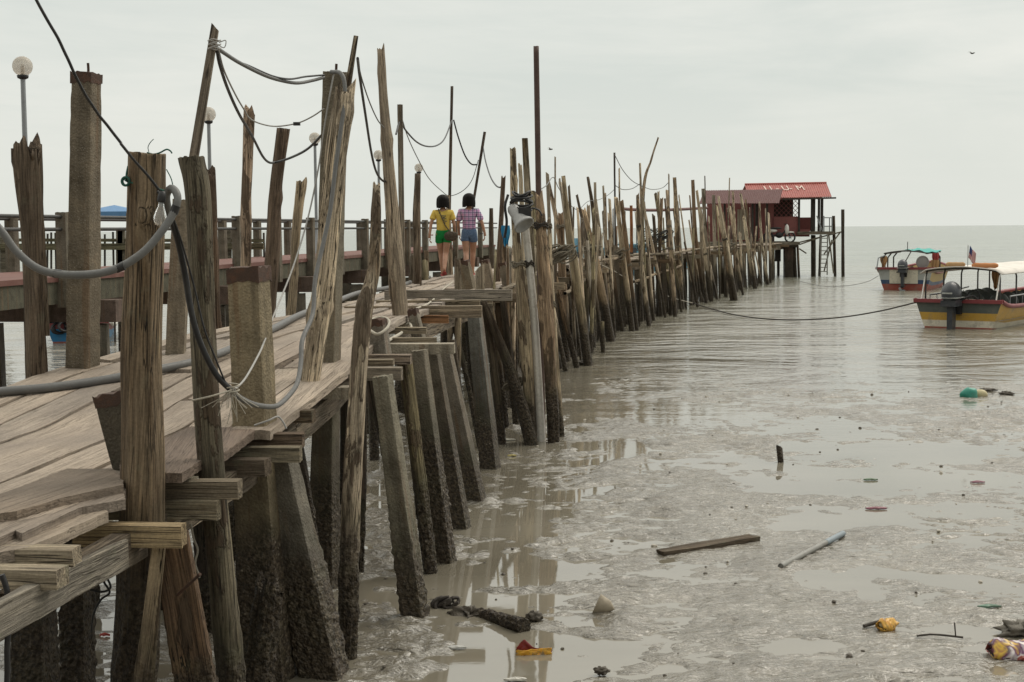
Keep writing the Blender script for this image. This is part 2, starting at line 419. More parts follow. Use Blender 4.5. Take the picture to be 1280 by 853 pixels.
# ------------------------------------------------------------------ mud, water, sky
def vnoise(x, y, seed):
    r = np.random.RandomState(seed); T = r.rand(256, 256)
    xi = np.floor(x).astype(int); yi = np.floor(y).astype(int); fx = x - xi; fy = y - yi
    fx = fx * fx * fx * (fx * (fx * 6 - 15) + 10); fy = fy * fy * fy * (fy * (fy * 6 - 15) + 10)
    a = T[xi % 256, yi % 256]; b = T[(xi + 1) % 256, yi % 256]; c = T[xi % 256, (yi + 1) % 256]; d = T[(xi + 1) % 256, (yi + 1) % 256]
    return (a * (1 - fx) + b * fx) * (1 - fy) + (c * (1 - fx) + d * fx) * fy - .5
def fbm(x, y, s, seed, o=4, g=.5):
    t = 0; a = 1
    for i in range(o):
        t = t + a * vnoise(x / s + 17 * i, y / s + 31 * i, seed + i); s /= 2.03; a *= g
    return t
POOLS = [(-.05, 10.2, .55, .75), (.25, 9.15, .95, .55), (-.2, 11.6, .75, .5), (.1, 8.8, 1.1, .35), (3.1, 11.0, .9, .5), (1.55, 9.35, .5, .3), (1.2, 12.4, .7, .35),
         (.15, 13.4, .55, .4), (1.3, 17.9, .55, 1.0), (2.2, 21.5, 1.1, 1.4), (4.9, 9.9, .5, .5), (3.0, 13.4, .9, .55), (3.6, 15.4, 1.2, .8), (5.8, 12.2, .9, .5), (3.1, 9.1, .45, .18), (5.0, 17.5, 1.5, .9), (.5, 15.0, .5, .3)]
def mud_h(x, y):
    wx = x + .55 * fbm(x, y, 1.4, 90, 2); wy = y + .55 * fbm(x, y, 1.4, 95, 2)
    base = .034 * fbm(wx, wy * .9, 2.2, 3, 3) + .026 * fbm(wx, wy, .75, 11, 3, .55)
    lump = np.abs(fbm(x, y * 1.15, .26, 21, 3, .6))
    under = np.clip((.8 - x + (y - 10) * .06) / 1.4, 0, 1)
    rip = 1 - np.abs(fbm(wx * .25, wy, .12, 61, 2, .5)) * 3.2
    ripm = np.clip(fbm(x, y, 2.6, 71, 2) * 3 + .6, 0, 1)
    micro = (.028 + .044 * under) * (lump - .14) + .012 * fbm(x, y, .075, 33, 2) + (.026 * rip - .012) * ripm * (1 - .7 * under)
    base = base * .8 + .026 * fbm(wx * .8, wy, .42, 44, 4, .55)
    h = base + micro + np.interp(y, [0, 8, 12, 17, 21, 24, 28, 40], [.014, .011, .009, .006, .003, -.006, -.035, -.30]) - .014 * under
    for (cx, cy, rx, ry) in POOLS:
        d = ((wx - cx) / rx) ** 2 + ((wy - cy) / ry) ** 2
        h = h - (.034 + .05 * np.clip(fbm(x, y, .5, 55, 3), -.5, .5)) * np.clip(1.3 - d, 0, 1)
    h = np.where(x < -5, h - .08 * np.clip((-5 - x) / 3, 0, 1), h)
    return h
def grid_mesh(name, xs, ys, hfun, mat):
    X, Y = np.meshgrid(xs, ys); Z = hfun(X, Y)
    n, m = X.shape; me = bpy.data.meshes.new(name)
    co = np.stack([X, Y, Z], -1).reshape(-1, 3).astype(np.float32)
    i = np.arange(n - 1)[:, None] * m + np.arange(m - 1)[None]
    q = np.stack([i, i + 1, i + m + 1, i + m], -1).reshape(-1).astype(np.int32); nf = (n - 1) * (m - 1)
    me.vertices.add(len(co)); me.vertices.foreach_set('co', co.ravel())
    me.loops.add(nf * 4); me.loops.foreach_set('vertex_index', q)
    me.polygons.add(nf); me.polygons.foreach_set('loop_start', np.arange(nf, dtype=np.int32) * 4)
    try: me.polygons.foreach_set('loop_total', np.full(nf, 4, np.int32))
    except Exception: pass
    me.polygons.foreach_set('use_smooth', np.ones(nf, bool)); me.update(calc_edges=True); me.validate()
    me.materials.append(mat); o = bpy.data.objects.new(name, me); COL.objects.link(o); return o

m, nt, b = new_mat("wet_mud"); q = NT(nt)
ge = q.n('ShaderNodeNewGeometry'); pos = ge.outputs['Position']
n1 = q.noise(pos, 1.1, 4); n2 = q.noise(pos, 9, 5, .65); n3 = q.noise(q.mapping(pos, (1, 1.3, 1)), 45, 4, .65)
c = q.mix(q.mr(n1, .35, .65), (.16, .142, .108), (.235, .213, .168))
c = q.mix(q.mr(n2, .52, .72, 0, .5), c, (.085, .07, .05))
c = q.mix(q.mr(n3, .54, .66, 0, .75), c, (.06, .05, .036))
# waste and shell grit lying in the mud
d = q.vor(pos, 30); c = q.mix(q.math('MULTIPLY', q.mr(d, .09, .05), q.mr(q.noise(pos, 2.3, 2), .56, .62, 0, .6)), c, (.5, .47, .42))
d = q.vor(q.mapping(pos, (1, 1, 1), (3, 7, 0)), 17); c = q.mix(q.math('MULTIPLY', q.mr(d, .07, .05), q.mr(q.noise(pos, 1.3, 2), .5, .56, 0, .8)), c, (.03, .026, .02))
q.link(c, b.inputs['Base Color'])
q.link(q.mr(q.math('ADD', n2, q.math('MULTIPLY', n3, .6)), .55, 1.0, .06, .30), b.inputs['Roughness'])
b.inputs['IOR'].default_value = 1.95
rp1 = q.math('ABSOLUTE', q.math('SUBTRACT', q.noise(q.mapping(pos, (.28, 1, 1)), 9, 3, .55, .8), .5)); rp2 = q.noise(q.mapping(pos, (.5, 1, 1)), 24, 4, .65, .4)
q.link(q.bump(n3, .3, .008, q.bump(rp2, .7, .03, q.bump(rp1, .8, .10))), b.inputs['Normal'])
M_MUD = m
ys = []; y = 2.0
while y < 44: ys.append(y); y += max(.02, .0024 * y) if y > 7.5 else .09
xs = np.concatenate([np.arange(-22, -6, .25), np.arange(-6, -2.2, .09), np.arange(-2.2, 8.5, .034), np.arange(8.5, 22.1, .15)])
tag(grid_mesh("mudflat", xs, np.array(ys), mud_h, M_MUD), kind='structure')

m, nt, b = new_mat("sea_water"); q = NT(nt)
ge = q.n('ShaderNodeNewGeometry'); pos = ge.outputs['Position']
sp = q.n('ShaderNodeSeparateXYZ'); q.link(pos, sp.inputs[0]); yy = sp.outputs[1]
calm = q.mr(yy, 17, 38); mid = q.mr(yy, 30, 90)
w0 = q.noise(q.mapping(pos, (.55, 1.1, 1)), 6., 3, .6, .3)
w1 = q.noise(q.mapping(pos, (.7, 1.0, 1)), 1.3, 4, .55, .8)
w2 = q.noise(q.mapping(pos, (.45, .8, 1)), .5, 3, .5, .8)
w4 = q.noise(q.mapping(pos, (.3, .5, 1)), .16, 4, .6, .8)
h = q.math('ADD', q.math('MULTIPLY', w0, .022), q.math('MULTIPLY', q.math('MULTIPLY', w1, .20), calm))
h = q.math('ADD', h, q.math('MULTIPLY', q.math('MULTIPLY', w2, .45), calm))
h = q.math('ADD', h, q.math('MULTIPLY', q.math('MULTIPLY', w4, 2.4), mid))
amp = q.mr(yy, 17, 36, .010, .85)
bm = q.n('ShaderNodeBump'); bm.inputs['Distance'].default_value = 1.0; q.link(h, bm.inputs['Height']); q.link(amp, bm.inputs['Strength'])
q.link(bm.outputs[0], b.inputs['Normal'])
far = q.mr(yy, 26, 130)
silt = q.mix(q.mr(q.noise(q.mapping(pos, (.2, .6, 1)), .6, 5, .6), .38, .66), (.17, .152, .115), (.24, .218, .17))
sea = q.mix(q.mr(q.noise(q.mapping(pos, (.5, .22, 1)), .22, 5, .65), .36, .64), (.11, .128, .09), (.18, .20, .15))
q.link(q.mix(far, silt, sea), b.inputs['Base Color'])
q.link(q.mr(yy, 16, 45, .03, .17), b.inputs['Roughness']); b.inputs['IOR'].default_value = 1.9
M_WATER = m
xs = [-9000., -3000, -900, -300, -120] + list(np.arange(-60, 61, 4.)) + [120., 300, 900, 3000, 9000]
ys = [-200., -40, 0] + list(np.arange(4, 120, 4.)) + [150., 220, 400, 900, 2500, 6000, 15000]
tag(grid_mesh("sea_water", np.array(xs), np.array(ys), lambda X, Y: X * 0, M_WATER), kind='structure')
m, nt, b = new_mat("sea_bed"); b.inputs['Base Color'].default_value = (.12, .1, .08, 1)
tag(grid_mesh("seabed_ground", np.array([-9000., -100, 100, 9000]), np.array([-200., 2, 60, 15000]), lambda X, Y: X * 0 - .9, m), kind='structure')

w = bpy.data.worlds.new("World"); S.world = w; w.use_nodes = True; nt = w.node_tree; q = NT(nt)
bg = nt.nodes["Background"]; bg.inputs['Strength'].default_value = .1
SUN_EL, SUN_AZ = math.radians(50), math.radians(52)     # azimuth measured from +Y towards +X
sky = q.n('ShaderNodeTexSky', sky_type='NISHITA'); sky.sun_disc = False; sky.sun_elevation = SUN_EL; sky.sun_rotation = SUN_AZ
try: sky.dust_density = 4
except Exception: pass
tc = q.n('ShaderNodeTexCoord'); vec = tc.outputs['Generated']
sp = q.n('ShaderNodeSeparateXYZ'); q.link(vec, sp.inputs[0]); el = sp.outputs[2]
cl = q.noise(q.mapping(vec, (1, 1, 3.2)), 2.6, 6, .55, .5); cl2 = q.noise(q.mapping(vec, (1, 1, 7)), 5.5, 5, .6, .8)
cloud = q.mix(q.mr(q.math('ADD', cl, q.math('MULTIPLY', cl2, .45)), .58, .90), (7.0, 7.4, 6.95), (8.4, 8.5, 7.9))
low = q.mix(q.mr(el, 0, .10), (7.9, 8.1, 7.5), cloud)
zen = q.mix(q.mr(el, .165, .62), low, (14.8, 14.5, 13.2))
back_dim = q.mr(sp.outputs[1], -.75, .12, .48, 1.)      # sky dimmed behind the camera, added to shade the sides facing it
fin = q.mix(.94, sky.outputs[0], zen); dim = q.n('ShaderNodeVectorMath', operation='SCALE'); q.link(fin, dim.inputs[0]); q.link(back_dim, dim.inputs['Scale'])
nt.links.new(dim.outputs[0], bg.inputs['Color'])
sl = bpy.data.lights.new("sun", 'SUN'); sl.energy = 1.2; sl.angle = math.radians(28); sl.color = (1, .93, .82)
so = bpy.data.objects.new("sun", sl); COL.objects.link(so)
dv = V((math.sin(SUN_AZ) * math.cos(SUN_EL), math.cos(SUN_AZ) * math.cos(SUN_EL), math.sin(SUN_EL)))
so.rotation_mode = 'QUATERNION'; so.rotation_quaternion = dv.to_track_quat('Z', 'Y'); so.location = dv * 50
S.view_settings.view_transform = 'Standard'; S.view_settings.look = 'None'; S.view_settings.exposure = 0; S.view_settings.gamma = 1
S.cycles.max_bounces = 6; S.cycles.diffuse_bounces = 3; S.cycles.glossy_bounces = 3

# ------------------------------------------------------------------ boards
def board(name, a, b, wid, th, mat, color, parent=None, seed=0, rag=.012, up=(0, 0, 1), ends=.03, n=None, roll=0., ctr=None):
    """one sawn board from a to b (centre line of its top face), with worn edges and split ends; local x along it"""
    rng = random.Random(seed * 31 + 3); so_ = V((rng.uniform(0, 99), rng.uniform(0, 99), 0))
    a = V(a); b = V(b); d = b - a; L = d.length; d.normalize(); y = V(up).cross(d).normalized(); z = d.cross(y)
    if roll: y, z = y * math.cos(roll) + z * math.sin(roll), z * math.cos(roll) - y * math.sin(roll)
    q_ = Matrix((d, y, z)).transposed().to_quaternion()
    n = n or max(2, int(L / .12)); K = 5
    vs = []; fs = []
    Ri_ = Matrix((d, y, z))
    for i in range(n + 1):
        x = L * i / n; off = Ri_ @ (ctr(i / n) - a) - V((x, 0, 0)) if ctr else V()
        for lay in (0, 1):
            for k in range(K):
                u = k / (K - 1) * 2 - 1; yy = u * wid / 2
                if k in (0, K - 1): yy += rag * 2 * mn.noise(V((x * 2.2, u * 9, 1)) + so_) + rag * mn.noise(V((x * 9, u * 9, 1)) + so_)
                xx = x
                if i in (0, n): xx += ends * 2 * mn.noise(V((yy * 14, i, 5)) + so_) + rng.uniform(-.4, .4) * ends
                zz = (0 if lay == 0 else -th) + (.5 * rag * mn.noise(V((xx * 3, yy * 8, 2)) + so_)) - (rag * .25 if k in (0, K - 1) and lay == 0 else 0)
                vs.append((xx + off.x, yy + off.y, zz + off.z))
    R = 2 * K
    for i in range(n):
        o_, p_ = i * R, (i + 1) * R
        for k in range(K - 1):
            fs.append((o_ + k, p_ + k, p_ + k + 1, o_ + k + 1)); fs.append((o_ + K + k + 1, p_ + K + k + 1, p_ + K + k, o_ + K + k))
        fs.append((o_ + K, p_ + K, p_, o_)); fs.append((o_ + K - 1, p_ + K - 1, p_ + 2 * K - 1, o_ + 2 * K - 1))
    for k in range(K - 1):
        fs.append((k, k + 1, K + k + 1, K + k)); o_ = n * R; fs.append((o_ + k + 1, o_ + k, o_ + K + k, o_ + K + k + 1))
    return mk(name, vs, fs, mat, parent, None, False, a - (parent.location if parent else V()), q_, color)

def poly_board(name, poly, zf, th, mat, color, parent=None, seed=0, rag=.012, sub=.06):
    """a split board whose outline was measured in the picture, laid at the height zf; real thickness"""
    pts = [G(px, py, zf) if not callable(zf) else None for px, py in poly]
    c = sum(pts, V()) / len(pts); d = (max(((p - r) for p in pts for r in pts), key=lambda v: v.length)).normalized()
    if d.y < 0: d = -d
    y = V((0, 0, 1)).cross(d); q_ = Matrix((d, y, V((0, 0, 1)))).transposed(); qi = q_.transposed()
    loc = [qi @ (p - c) for p in pts]; ring = []
    rng = random.Random(seed)
    for i, p in enumerate(loc):
        r = loc[(i + 1) % len(loc)]; k = max(1, int((r - p).length / sub))
        for j in range(k):
            u = p.lerp(r, j / k); nn = (r - p).cross(V((0, 0, 1))).normalized()
            ring.append(u + nn * rag * (1.2 * mn.noise(V((u.x * 5, u.y * 5, seed))) + 1.4 * mn.noise(V((u.x * 22, u.y * 22, seed)))))
    n = len(ring); vs = [V((p.x, p.y, 0)) for p in ring] + [V((p.x, p.y, -th)) for p in ring]
    fs = [tuple(range(n)), tuple(range(2 * n - 1, n - 1, -1))] + [((i + 1) % n, i, n + i, n + (i + 1) % n) for i in range(n)]
    me_area = sum((ring[i].x * ring[(i + 1) % n].y - ring[(i + 1) % n].x * ring[i].y) for i in range(n))
    if me_area < 0: fs = [tuple(reversed(f)) for f in fs]
    return mk(name, vs, fs, mat, parent, None, False, c - (parent.location if parent else V()), q_.to_quaternion(), color)

BW = empty("boardwalk", (-2, 6, 0), "long weathered plank boardwalk on piles curving out to the red stilt house", "boardwalk")
def dpt(s, y, dz=0): return V((RX(y) + s * (LX(y) - RX(y)), y, DZ(y) + dz))
rb = random.Random(11)
DECKC = [(.40, .33, .272), (.44, .37, .305), (.35, .30, .255), (.41, .345, .285), (.33, .285, .245), (.37, .305, .25)]
nb = 8
for k in range(nb):
    y = 3.4 - rb.uniform(0, 1.5)
    while y < 29:
        L = rb.uniform(3.2, 5.2); y1 = min(y + L, 30)
        y0 = max(y, 3.2)
        if k == 0 and y0 < 8.4: y0 = 8.5
        if k == 1 and y0 < 6.0: y0 = 6.4
        if y1 - y0 > .5:
            wd = (RX((y0 + y1) / 2) - LX((y0 + y1) / 2)) / nb
            s = (k + .5) / nb
            za, zb = rb.uniform(-.012, .014), rb.uniform(-.012, .014)
            board("plank", dpt(s, y0 + .012, za), dpt(s, y1 - .012, zb), wd - rb.choice([.012, .02, .03, .042]), .06, M_DECK, rb.choice(DECKC), BW, rb.randrange(9999), .008, ends=.012, n=int((y1 - y0) / .15) + 2, ctr=lambda t, s=s, y0=y0, y1=y1, za=za, zb=zb: dpt(s, y0 + .012 + (y1 - y0 - .024) * t, za + (zb - za) * t))
        y = y1
y = 29.5
while y < 83:
    y1 = min(y + 6.5, 84)
    for k in range(5):
        s = (k + .5) / 5
        board("plank", dpt(s, y + .02, rb.uniform(-.01, .012)), dpt(s, y1 - .02, rb.uniform(-.01, .012)), (RX((y + y1) / 2) - LX((y + y1) / 2)) / 5 - .02, .045, M_DECK, rb.choice(DECKC), BW, rb.randrange(9999), .006, n=5)
    y = y1
# broken boards at the near edge
for i, (poly, z, col) in enumerate([
    ([(-40, 634), (0, 618), (84, 586), (141, 586), (153, 598), (153, 606), (80, 622), (21, 639), (-40, 648)], 1.585, (.24, .195, .155)),
    ([(-40, 648), (0, 640), (90, 617), (156, 604), (156, 624), (101, 634), (27, 667), (19, 663), (-40, 690)], 1.545, (.28, .235, .195)),
    ([(-30, 680), (0, 671), (127, 633), (134, 640), (36, 684), (-30, 696)], 1.51, (.31, .26, .21)),
    ([(150, 572), (206, 548), (240, 532), (282, 516), (321, 519), (326, 532), (284, 564), (249, 577), (227, 592), (152, 590)], 1.60, (.20, .155, .125))]):
    o = poly_board("plank", poly, z, .05, M_DECK, col, BW, 40 + i, .007, .03); o['label'] = ["splintered grey plank at the near edge", "long cracked plank below it", "narrow split plank end", "rotten dark plank with a jagged end"][i]

def beam(px0, px1, py0, py1, Y, color=GREY, mat=None, dep=.11, name="beam", parent=BW, slant=0.):
    """a cross beam whose end shows at px1: built level across the walk at the distance Y"""
    a = P(px0, (py0 + py1) / 2, Y); b = P(px1, (py0 + py1) / 2, Y); h = (py1 - py0) / PXM(Y)
    b.z = b.z + slant; a.z = b.z; a.y = Y + .05
    return board(name, a + V((0, 0, h / 2)), b + V((0, 0, h / 2)), dep, h, mat or M_BEAM, color, parent, int(px1 * 7 + py0), .006, ends=.008)
beam(92, 229, 655, 683, 6.72, (.40, .31, .19)); beam(60, 244, 612, 622, 7.22, (.34, .29, .22)); beam(60, 274, 624, 649, 7.16, (.30, .26, .19))
beam(120, 300, 600, 623, 7.2, GREY); beam(-60, 95, 684, 706, 5.75, (.33, .28, .21)); beam(-60, 78, 709, 734, 5.55, (.33, .28, .21))
beam(200, 379, 541, 559, 8.6, (.20, .15, .11)); beam(200, 376, 558, 577, 8.45, (.27, .235, .17)); beam(220, 335, 573, 594, 8.3, (.20, .16, .12))
beam(240, 392, 512, 528, 9.2, (.17, .13, .09)); beam(300, 442, 483, 498, 10.2, CONL, M_CONCD, .14)
beam(330, 502, 459, 475, 10.7, (.29, .25, .2)); beam(300, 492, 449, 457, 11.0, GREY); beam(330, 514, 443, 455, 11.3, (.26, .21, .17)); beam(330, 451, 467, 477, 10.45, (.28, .24, .2))
beam(400, 568, 429, 442, 12.0, CONL, M_CONCD, .16); beam(400, 546, 422, 430, 12.4, GREY); beam(400, 533, 409, 417, 13.2, GREY)
beam(430, 603, 382, 397, 15.4, (.37, .30, .22)); beam(430, 560, 394, 404, 15.1, (.38, .20, .10)); beam(480, 640, 362, 376, 17.4, (.34, .30, .25)); beam(470, 600, 375, 383, 16.6, GREY)
yb = 18.6
while yb < 82:
    w_ = rb.uniform(.2, .75)
    board("beam", V((LX(yb) - .25, yb, DZ(yb) - .06)), V((RX(yb) + w_, yb + rb.uniform(-.1, .1), DZ(yb) - .06 + rb.uniform(-.04, .04))), .12, .13, M_BEAM, rb.choice([GREY, BROWN, (.3, .26, .2), BEIGE]), BW, rb.randrange(999), .006, n=6)
    yb += 1.75 if yb < 45 else 2.4
for dz, s in ((-.19, .08), (-.19, .92)):
    yb = 4.5
    while yb < 82:
        y1 = min(yb + 5, 83); board("stringer", dpt(s, yb, dz), dpt(s, y1, dz), .09, .16, M_BEAM, (.24, .20, .155), BW, rb.randrange(999), .005, n=14, ctr=lambda t, s=s, a_=yb, b_=y1, dz=dz: dpt(s, a_ + (b_ - a_) * t, dz)); yb = y1
# the pale edge board in the left corner
o = board("stringer", P(-40, 770, 4.9), P(152, 675, 6.6), .05, .135, M_BEAM, (.26, .235, .195), BW, 77, .008); o['label'] = "pale wide stringer board on edge at the near corner"

# ------------------------------------------------------------------ near posts and piles (all measured)
post("thick barkless log post holding the bulb, front corner of the walk", "post", (167, 860), (184, 192), 7.0, 60, 47, color=(.30, .225, .145), mid=((178, 640, 56), (176, 440, 50), (181, 300, 48)), knots=5, rough=.05, head='flat', tY=6.9)
post("wide brown board braced against the foot of the bulb post, leaning outward", "brace", (248, 872), (212, 668), 6.95, 52, 46, 'square', (.24, .15, .09), name='timber_brace', aspect=.35, mat=M_LOG, tY=6.85)
post("pale split timber nailed beside the foot of the bulb post", "brace", (177, 868), (200, 672), 6.78, 30, 16, 'square', (.42, .33, .22), name='timber_brace', aspect=.4, mat=M_LOG)
post("tilted olive post with mossy head, just right of the bulb post", "post", (291, 862), (239, 197), 7.4, 32, 34, color=(.19, .165, .115), mid=((266, 600, 33), (255, 440, 32), (248, 254, 33)), rough=.04, tY=7.5, head='flat')
post("square concrete pile with rust capped head, beside the tilted olive post", "pile", (338, 853), (311, 337), 8.75, 60, 49, 'square', (.285, .23, .14), mid=((322, 600, 56), (318, 510, 52)), yaw=-.22, cap=.075, rough=.05)
post("rust topped concrete stub leaning out of the planks behind the bulb post", "pile", (186, 650), (142, 494), 7.35, 52, 50, 'square', (.10, .085, .06), yaw=-.3, cap=.05, aspect=.5, sink=-1.3)
post("long raking concrete pile, barnacled foot, leaning in under the rust capped pile", "pile", (411, 868), (348, 566), 8.8, 58, 44, 'square', (.21, .19, .15), yaw=-.3, aspect=.8)
post("short rotted log stump tied below the rust capped pile", "stump", (322, 866), (338, 735), 8.3, 40, 30, color=(.14, .11, .08), head='broken', rough=.18, knots=3, name='log_stump')
post("tall square post with dark head and iron rod carrying the cables", "post", (405, 735), (420, 90), None, 36, 31, 'square', (.215, .185, .13), mid=((408, 500, 33),), yaw=-.25, rough=.05, tY=10.6)
post("furrowed bleached log leaning against the tall cable post, no bark", "post", (383, 505), (431, 112), 10.0, 22, 23, color=(.60, .50, .37), mid=((396, 420, 25), (407, 330, 25), (418, 220, 25)), rough=.22, knots=6, ground=False, head='broken', tY=10.3)
post("thin stick rising from the top of the tall cable post", "stick", (428, 150), (445, 45), 10.55, 9, 6, color=GREY, ground=False, name='wooden_stick')
post("slanting squared stick with wire bound tip above the olive post", "stick", (242, 198), (269, 34), 8.15, 11, 9.5, 'square', (.30, .25, .195), ground=False, name='timber_stick', aspect=.7, mat=M_LOG, head='slant')
post("crooked bleached log post with a bend at deck height, green foot", "post", (433, 823), (471, 231), None, 21, 9, color=(.58, .48, .355), mid=((439, 640, 23), (449, 460, 20), (456, 388, 20), (467, 338, 16), (470, 280, 12)), rough=.1, knots=6, head='broken', tY=9.5)
post("very tall crooked debarked log standing on the deck edge", "post", (503, 414), (476, 63), 14.2, 19, 9.5, color=(.47, .38, .28), mid=((494, 320, 19), (485, 200, 13), (479, 120, 11)), ground=False, knots=7, rough=.14, head='broken')
# left side of the walk
post("split grey log with loose strip at its side, leftmost of the tall posts", "post", (47, 500), (33, 184), 10.4, 26, 34, color=(.235, .18, .13), mid=((44, 400, 26), (40, 280, 26)), rough=.16, knots=4, head='broken')
_pb = post("tall rough concrete pile with exposed pebbles and a thin iron rod on top", "pile", (103, 490), (108, 94), 10.6, 36, 33, 'square', (.20, .165, .115), yaw=-.22, rough=.12, cap=.06)
_pb.color[3] = 1.0
post("loose bark strip standing along the split grey log", "strip", (56, 420), (46, 186), 10.45, 10, 9, color=(.22, .17, .12), ground=False, head='broken', name='bark_strip', rough=.2)
post("dark red brown log post just behind the olive post", "post", (270, 450), (263, 215), 13.2, 17, 13, color=(.13, .085, .055), rough=.14, head='broken', knots=3)
post("peeling pale and red log post, two tone bark", "post", (308, 420), (312, 137), 15.6, 14, 15, color=(.50, .37, .265), mid=((308, 330, 13), (308, 240, 13)), rough=.16, head='broken', knots=4)
post("dark flat topped log leaning right beside the peeling log", "post", (331, 440), (355, 161), 15.2, 20, 16, color=(.21, .15, .105), mid=((340, 330, 17), (344, 240, 14)), rough=.09, head='flat', knots=3)
post("short knobbly log with broken cap left of the cable post", "post", (364, 400), (377, 229), 16.2, 13, 13, color=(.43, .34, .23), mid=((370, 300, 11),), rough=.18, head='broken', knots=4)
post("lopsided pale concrete post inclined right behind the olive post", "post", (216, 520), (228, 250), 11.2, 26, 24, 'square', (.30, .25, .18), yaw=.1)
post("slim squared post standing between the two crooked logs and the yellow shirt", "post", (503, 345), (500, 131), 21.5, 7.5, 6.5, 'square', (.30, .255, .2), name='timber_post', mat=M_LOG)
post("leaning log post with flat top left of the woman in yellow", "post", (522, 352), (522, 217), 23.5, 12, 7, color=(.29, .225, .16), mid=((521, 300, 10),), head='flat', rough=.1)
post("thin dark pole standing straight up behind the woman in yellow", "pole", (561, 300), (565, 108), 30, 4.5, 3.5, color=(.14, .11, .085), name='thin_pole')
post("thin dark pole leaning right behind the woman in plaid", "pole", (588, 275), (606, 165), 30, 4, 3.5, color=(.13, .10, .08), name='thin_pole')
post("dark post on the far edge right of the woman in plaid", "post", (622, 350), (629, 222), 25, 9, 5, color=(.17, .12, .085), head='broken')
# deck edge stubs
post("short wooden stake before the woman in plaid, split top", "stake", (573, 372), (572, 327), 20.5, 9, 8, color=GREY, ground=False, name='wooden_stake', head='broken')
post("squat concrete stub with rusty lid in front of the woman in plaid", "stub", (586, 362), (580, 327), 20.8, 17, 15, 'square', (.24, .20, .135), cap=.06, ground=False, yaw=-.25, name='concrete_stub')
post("rust stained concrete stub right of the woman in plaid's legs", "stub", (613, 362), (606, 326), 21.5, 14, 12, 'square', (.30, .24, .17), cap=.08, ground=False, yaw=-.25, name='concrete_stub')
post("broken concrete stub slumped by the dark post on the deck edge", "stub", (637, 362), (628, 330), 22.5, 14, 11, 'square', (.22, .18, .13), cap=.06, ground=False, yaw=-.25, name='concrete_stub')
post("hollow topped concrete stub with white rope looped round it", "stub", (478, 460), (472, 401), 11.6, 24, 22, 'square', (.26, .23, .185), ground=False, yaw=-.25, cap=.05, name='concrete_stub')
post("smaller rust topped concrete stub at the deck edge beside the very tall crooked log", "stub", (524, 425), (516, 388), 14.0, 15, 14, 'square', (.27, .235, .18), ground=False, yaw=-.25, cap=.05, name='concrete_stub')
# raking piles under the deck edge, right side
RK = "raking piles under the deck edge"
post("nearest raking concrete pile right of the cable post, flat mossy face", "pile", (519, 770), (478, 470), None, 30, 26, 'square', (.26, .235, .17), yaw=-.34, group=RK, aspect=.9)
post("round greenish yellow wooden pile between two raking concrete piles", "pile", (538, 716), (506, 450), None, 17, 17, color=(.30, .25, .14), group=RK, name='wooden_pile', rough=.08)
post("raking concrete pile second from the cable post, below the pale beam", "pile", (556, 702), (524, 438), None, 25, 22, 'square', (.25, .22, .165), yaw=-.34, group=RK, aspect=.9)
post("dark raking pile squeezed between two paler ones below the pale beam", "pile", (577, 660), (541, 438), None, 21, 18, 'square', (.16, .135, .10), yaw=-.34, group=RK, aspect=.9)
post("steeply raking concrete pile at the seaward end of the pale beam", "pile", (596, 628), (557, 438), None, 23, 17, 'square', (.23, .20, .155), yaw=-.34, group=RK, aspect=.9)
post("blue grey raking concrete pile under the orange stained beam", "pile", (613, 585), (593, 388), None, 24, 20, 'square', (.20, .195, .17), yaw=-.34, group=RK, aspect=.9)
post("raking concrete pile landward of the white pipe, thin bright edge", "pile", (650, 500), (623, 368), None, 16, 15, 'square', (.24, .21, .16), yaw=-.34, group=RK, aspect=.9)
post("raking concrete pile just landward of the white pipe", "pile", (661, 492), (636, 366), 23.5, 14, 13, 'square', (.22, .19, .145), yaw=-.34, group=RK, aspect=.9)
post("thin straight wooden pile standing under the orange stained beam", "pile", (571, 505), (573, 392), 16.3, 8, 8, color=(.36, .29, .20), name='wooden_pile')
post("fallen dark log leaning with a clump of old net on it", "log", (664, 556), (603, 376), None, 17, 10, color=(.15, .115, .08), mid=((640, 470, 15),), name='leaning_log', rough=.12)
# under deck, dark piles at the left bottom
UD = "barnacled piles in the dark under the near deck"
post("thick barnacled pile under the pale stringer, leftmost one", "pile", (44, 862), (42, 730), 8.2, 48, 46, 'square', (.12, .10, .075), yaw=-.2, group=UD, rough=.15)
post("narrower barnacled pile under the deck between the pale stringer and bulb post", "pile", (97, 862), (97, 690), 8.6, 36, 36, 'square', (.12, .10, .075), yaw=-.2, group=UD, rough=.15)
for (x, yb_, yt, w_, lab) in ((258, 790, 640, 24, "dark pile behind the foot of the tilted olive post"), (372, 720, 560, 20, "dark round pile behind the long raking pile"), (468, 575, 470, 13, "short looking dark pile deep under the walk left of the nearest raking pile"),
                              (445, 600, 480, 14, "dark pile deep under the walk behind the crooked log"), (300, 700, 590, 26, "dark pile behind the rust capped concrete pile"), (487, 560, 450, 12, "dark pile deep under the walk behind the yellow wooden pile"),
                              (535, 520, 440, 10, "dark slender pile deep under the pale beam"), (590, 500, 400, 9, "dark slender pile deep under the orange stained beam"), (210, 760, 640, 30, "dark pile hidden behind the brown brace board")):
    post(lab, "pile", (x, yb_), (x - 4, yt), None, w_, w_, 'round', (.11, .09, .07), name='wooden_pile', rough=.15)

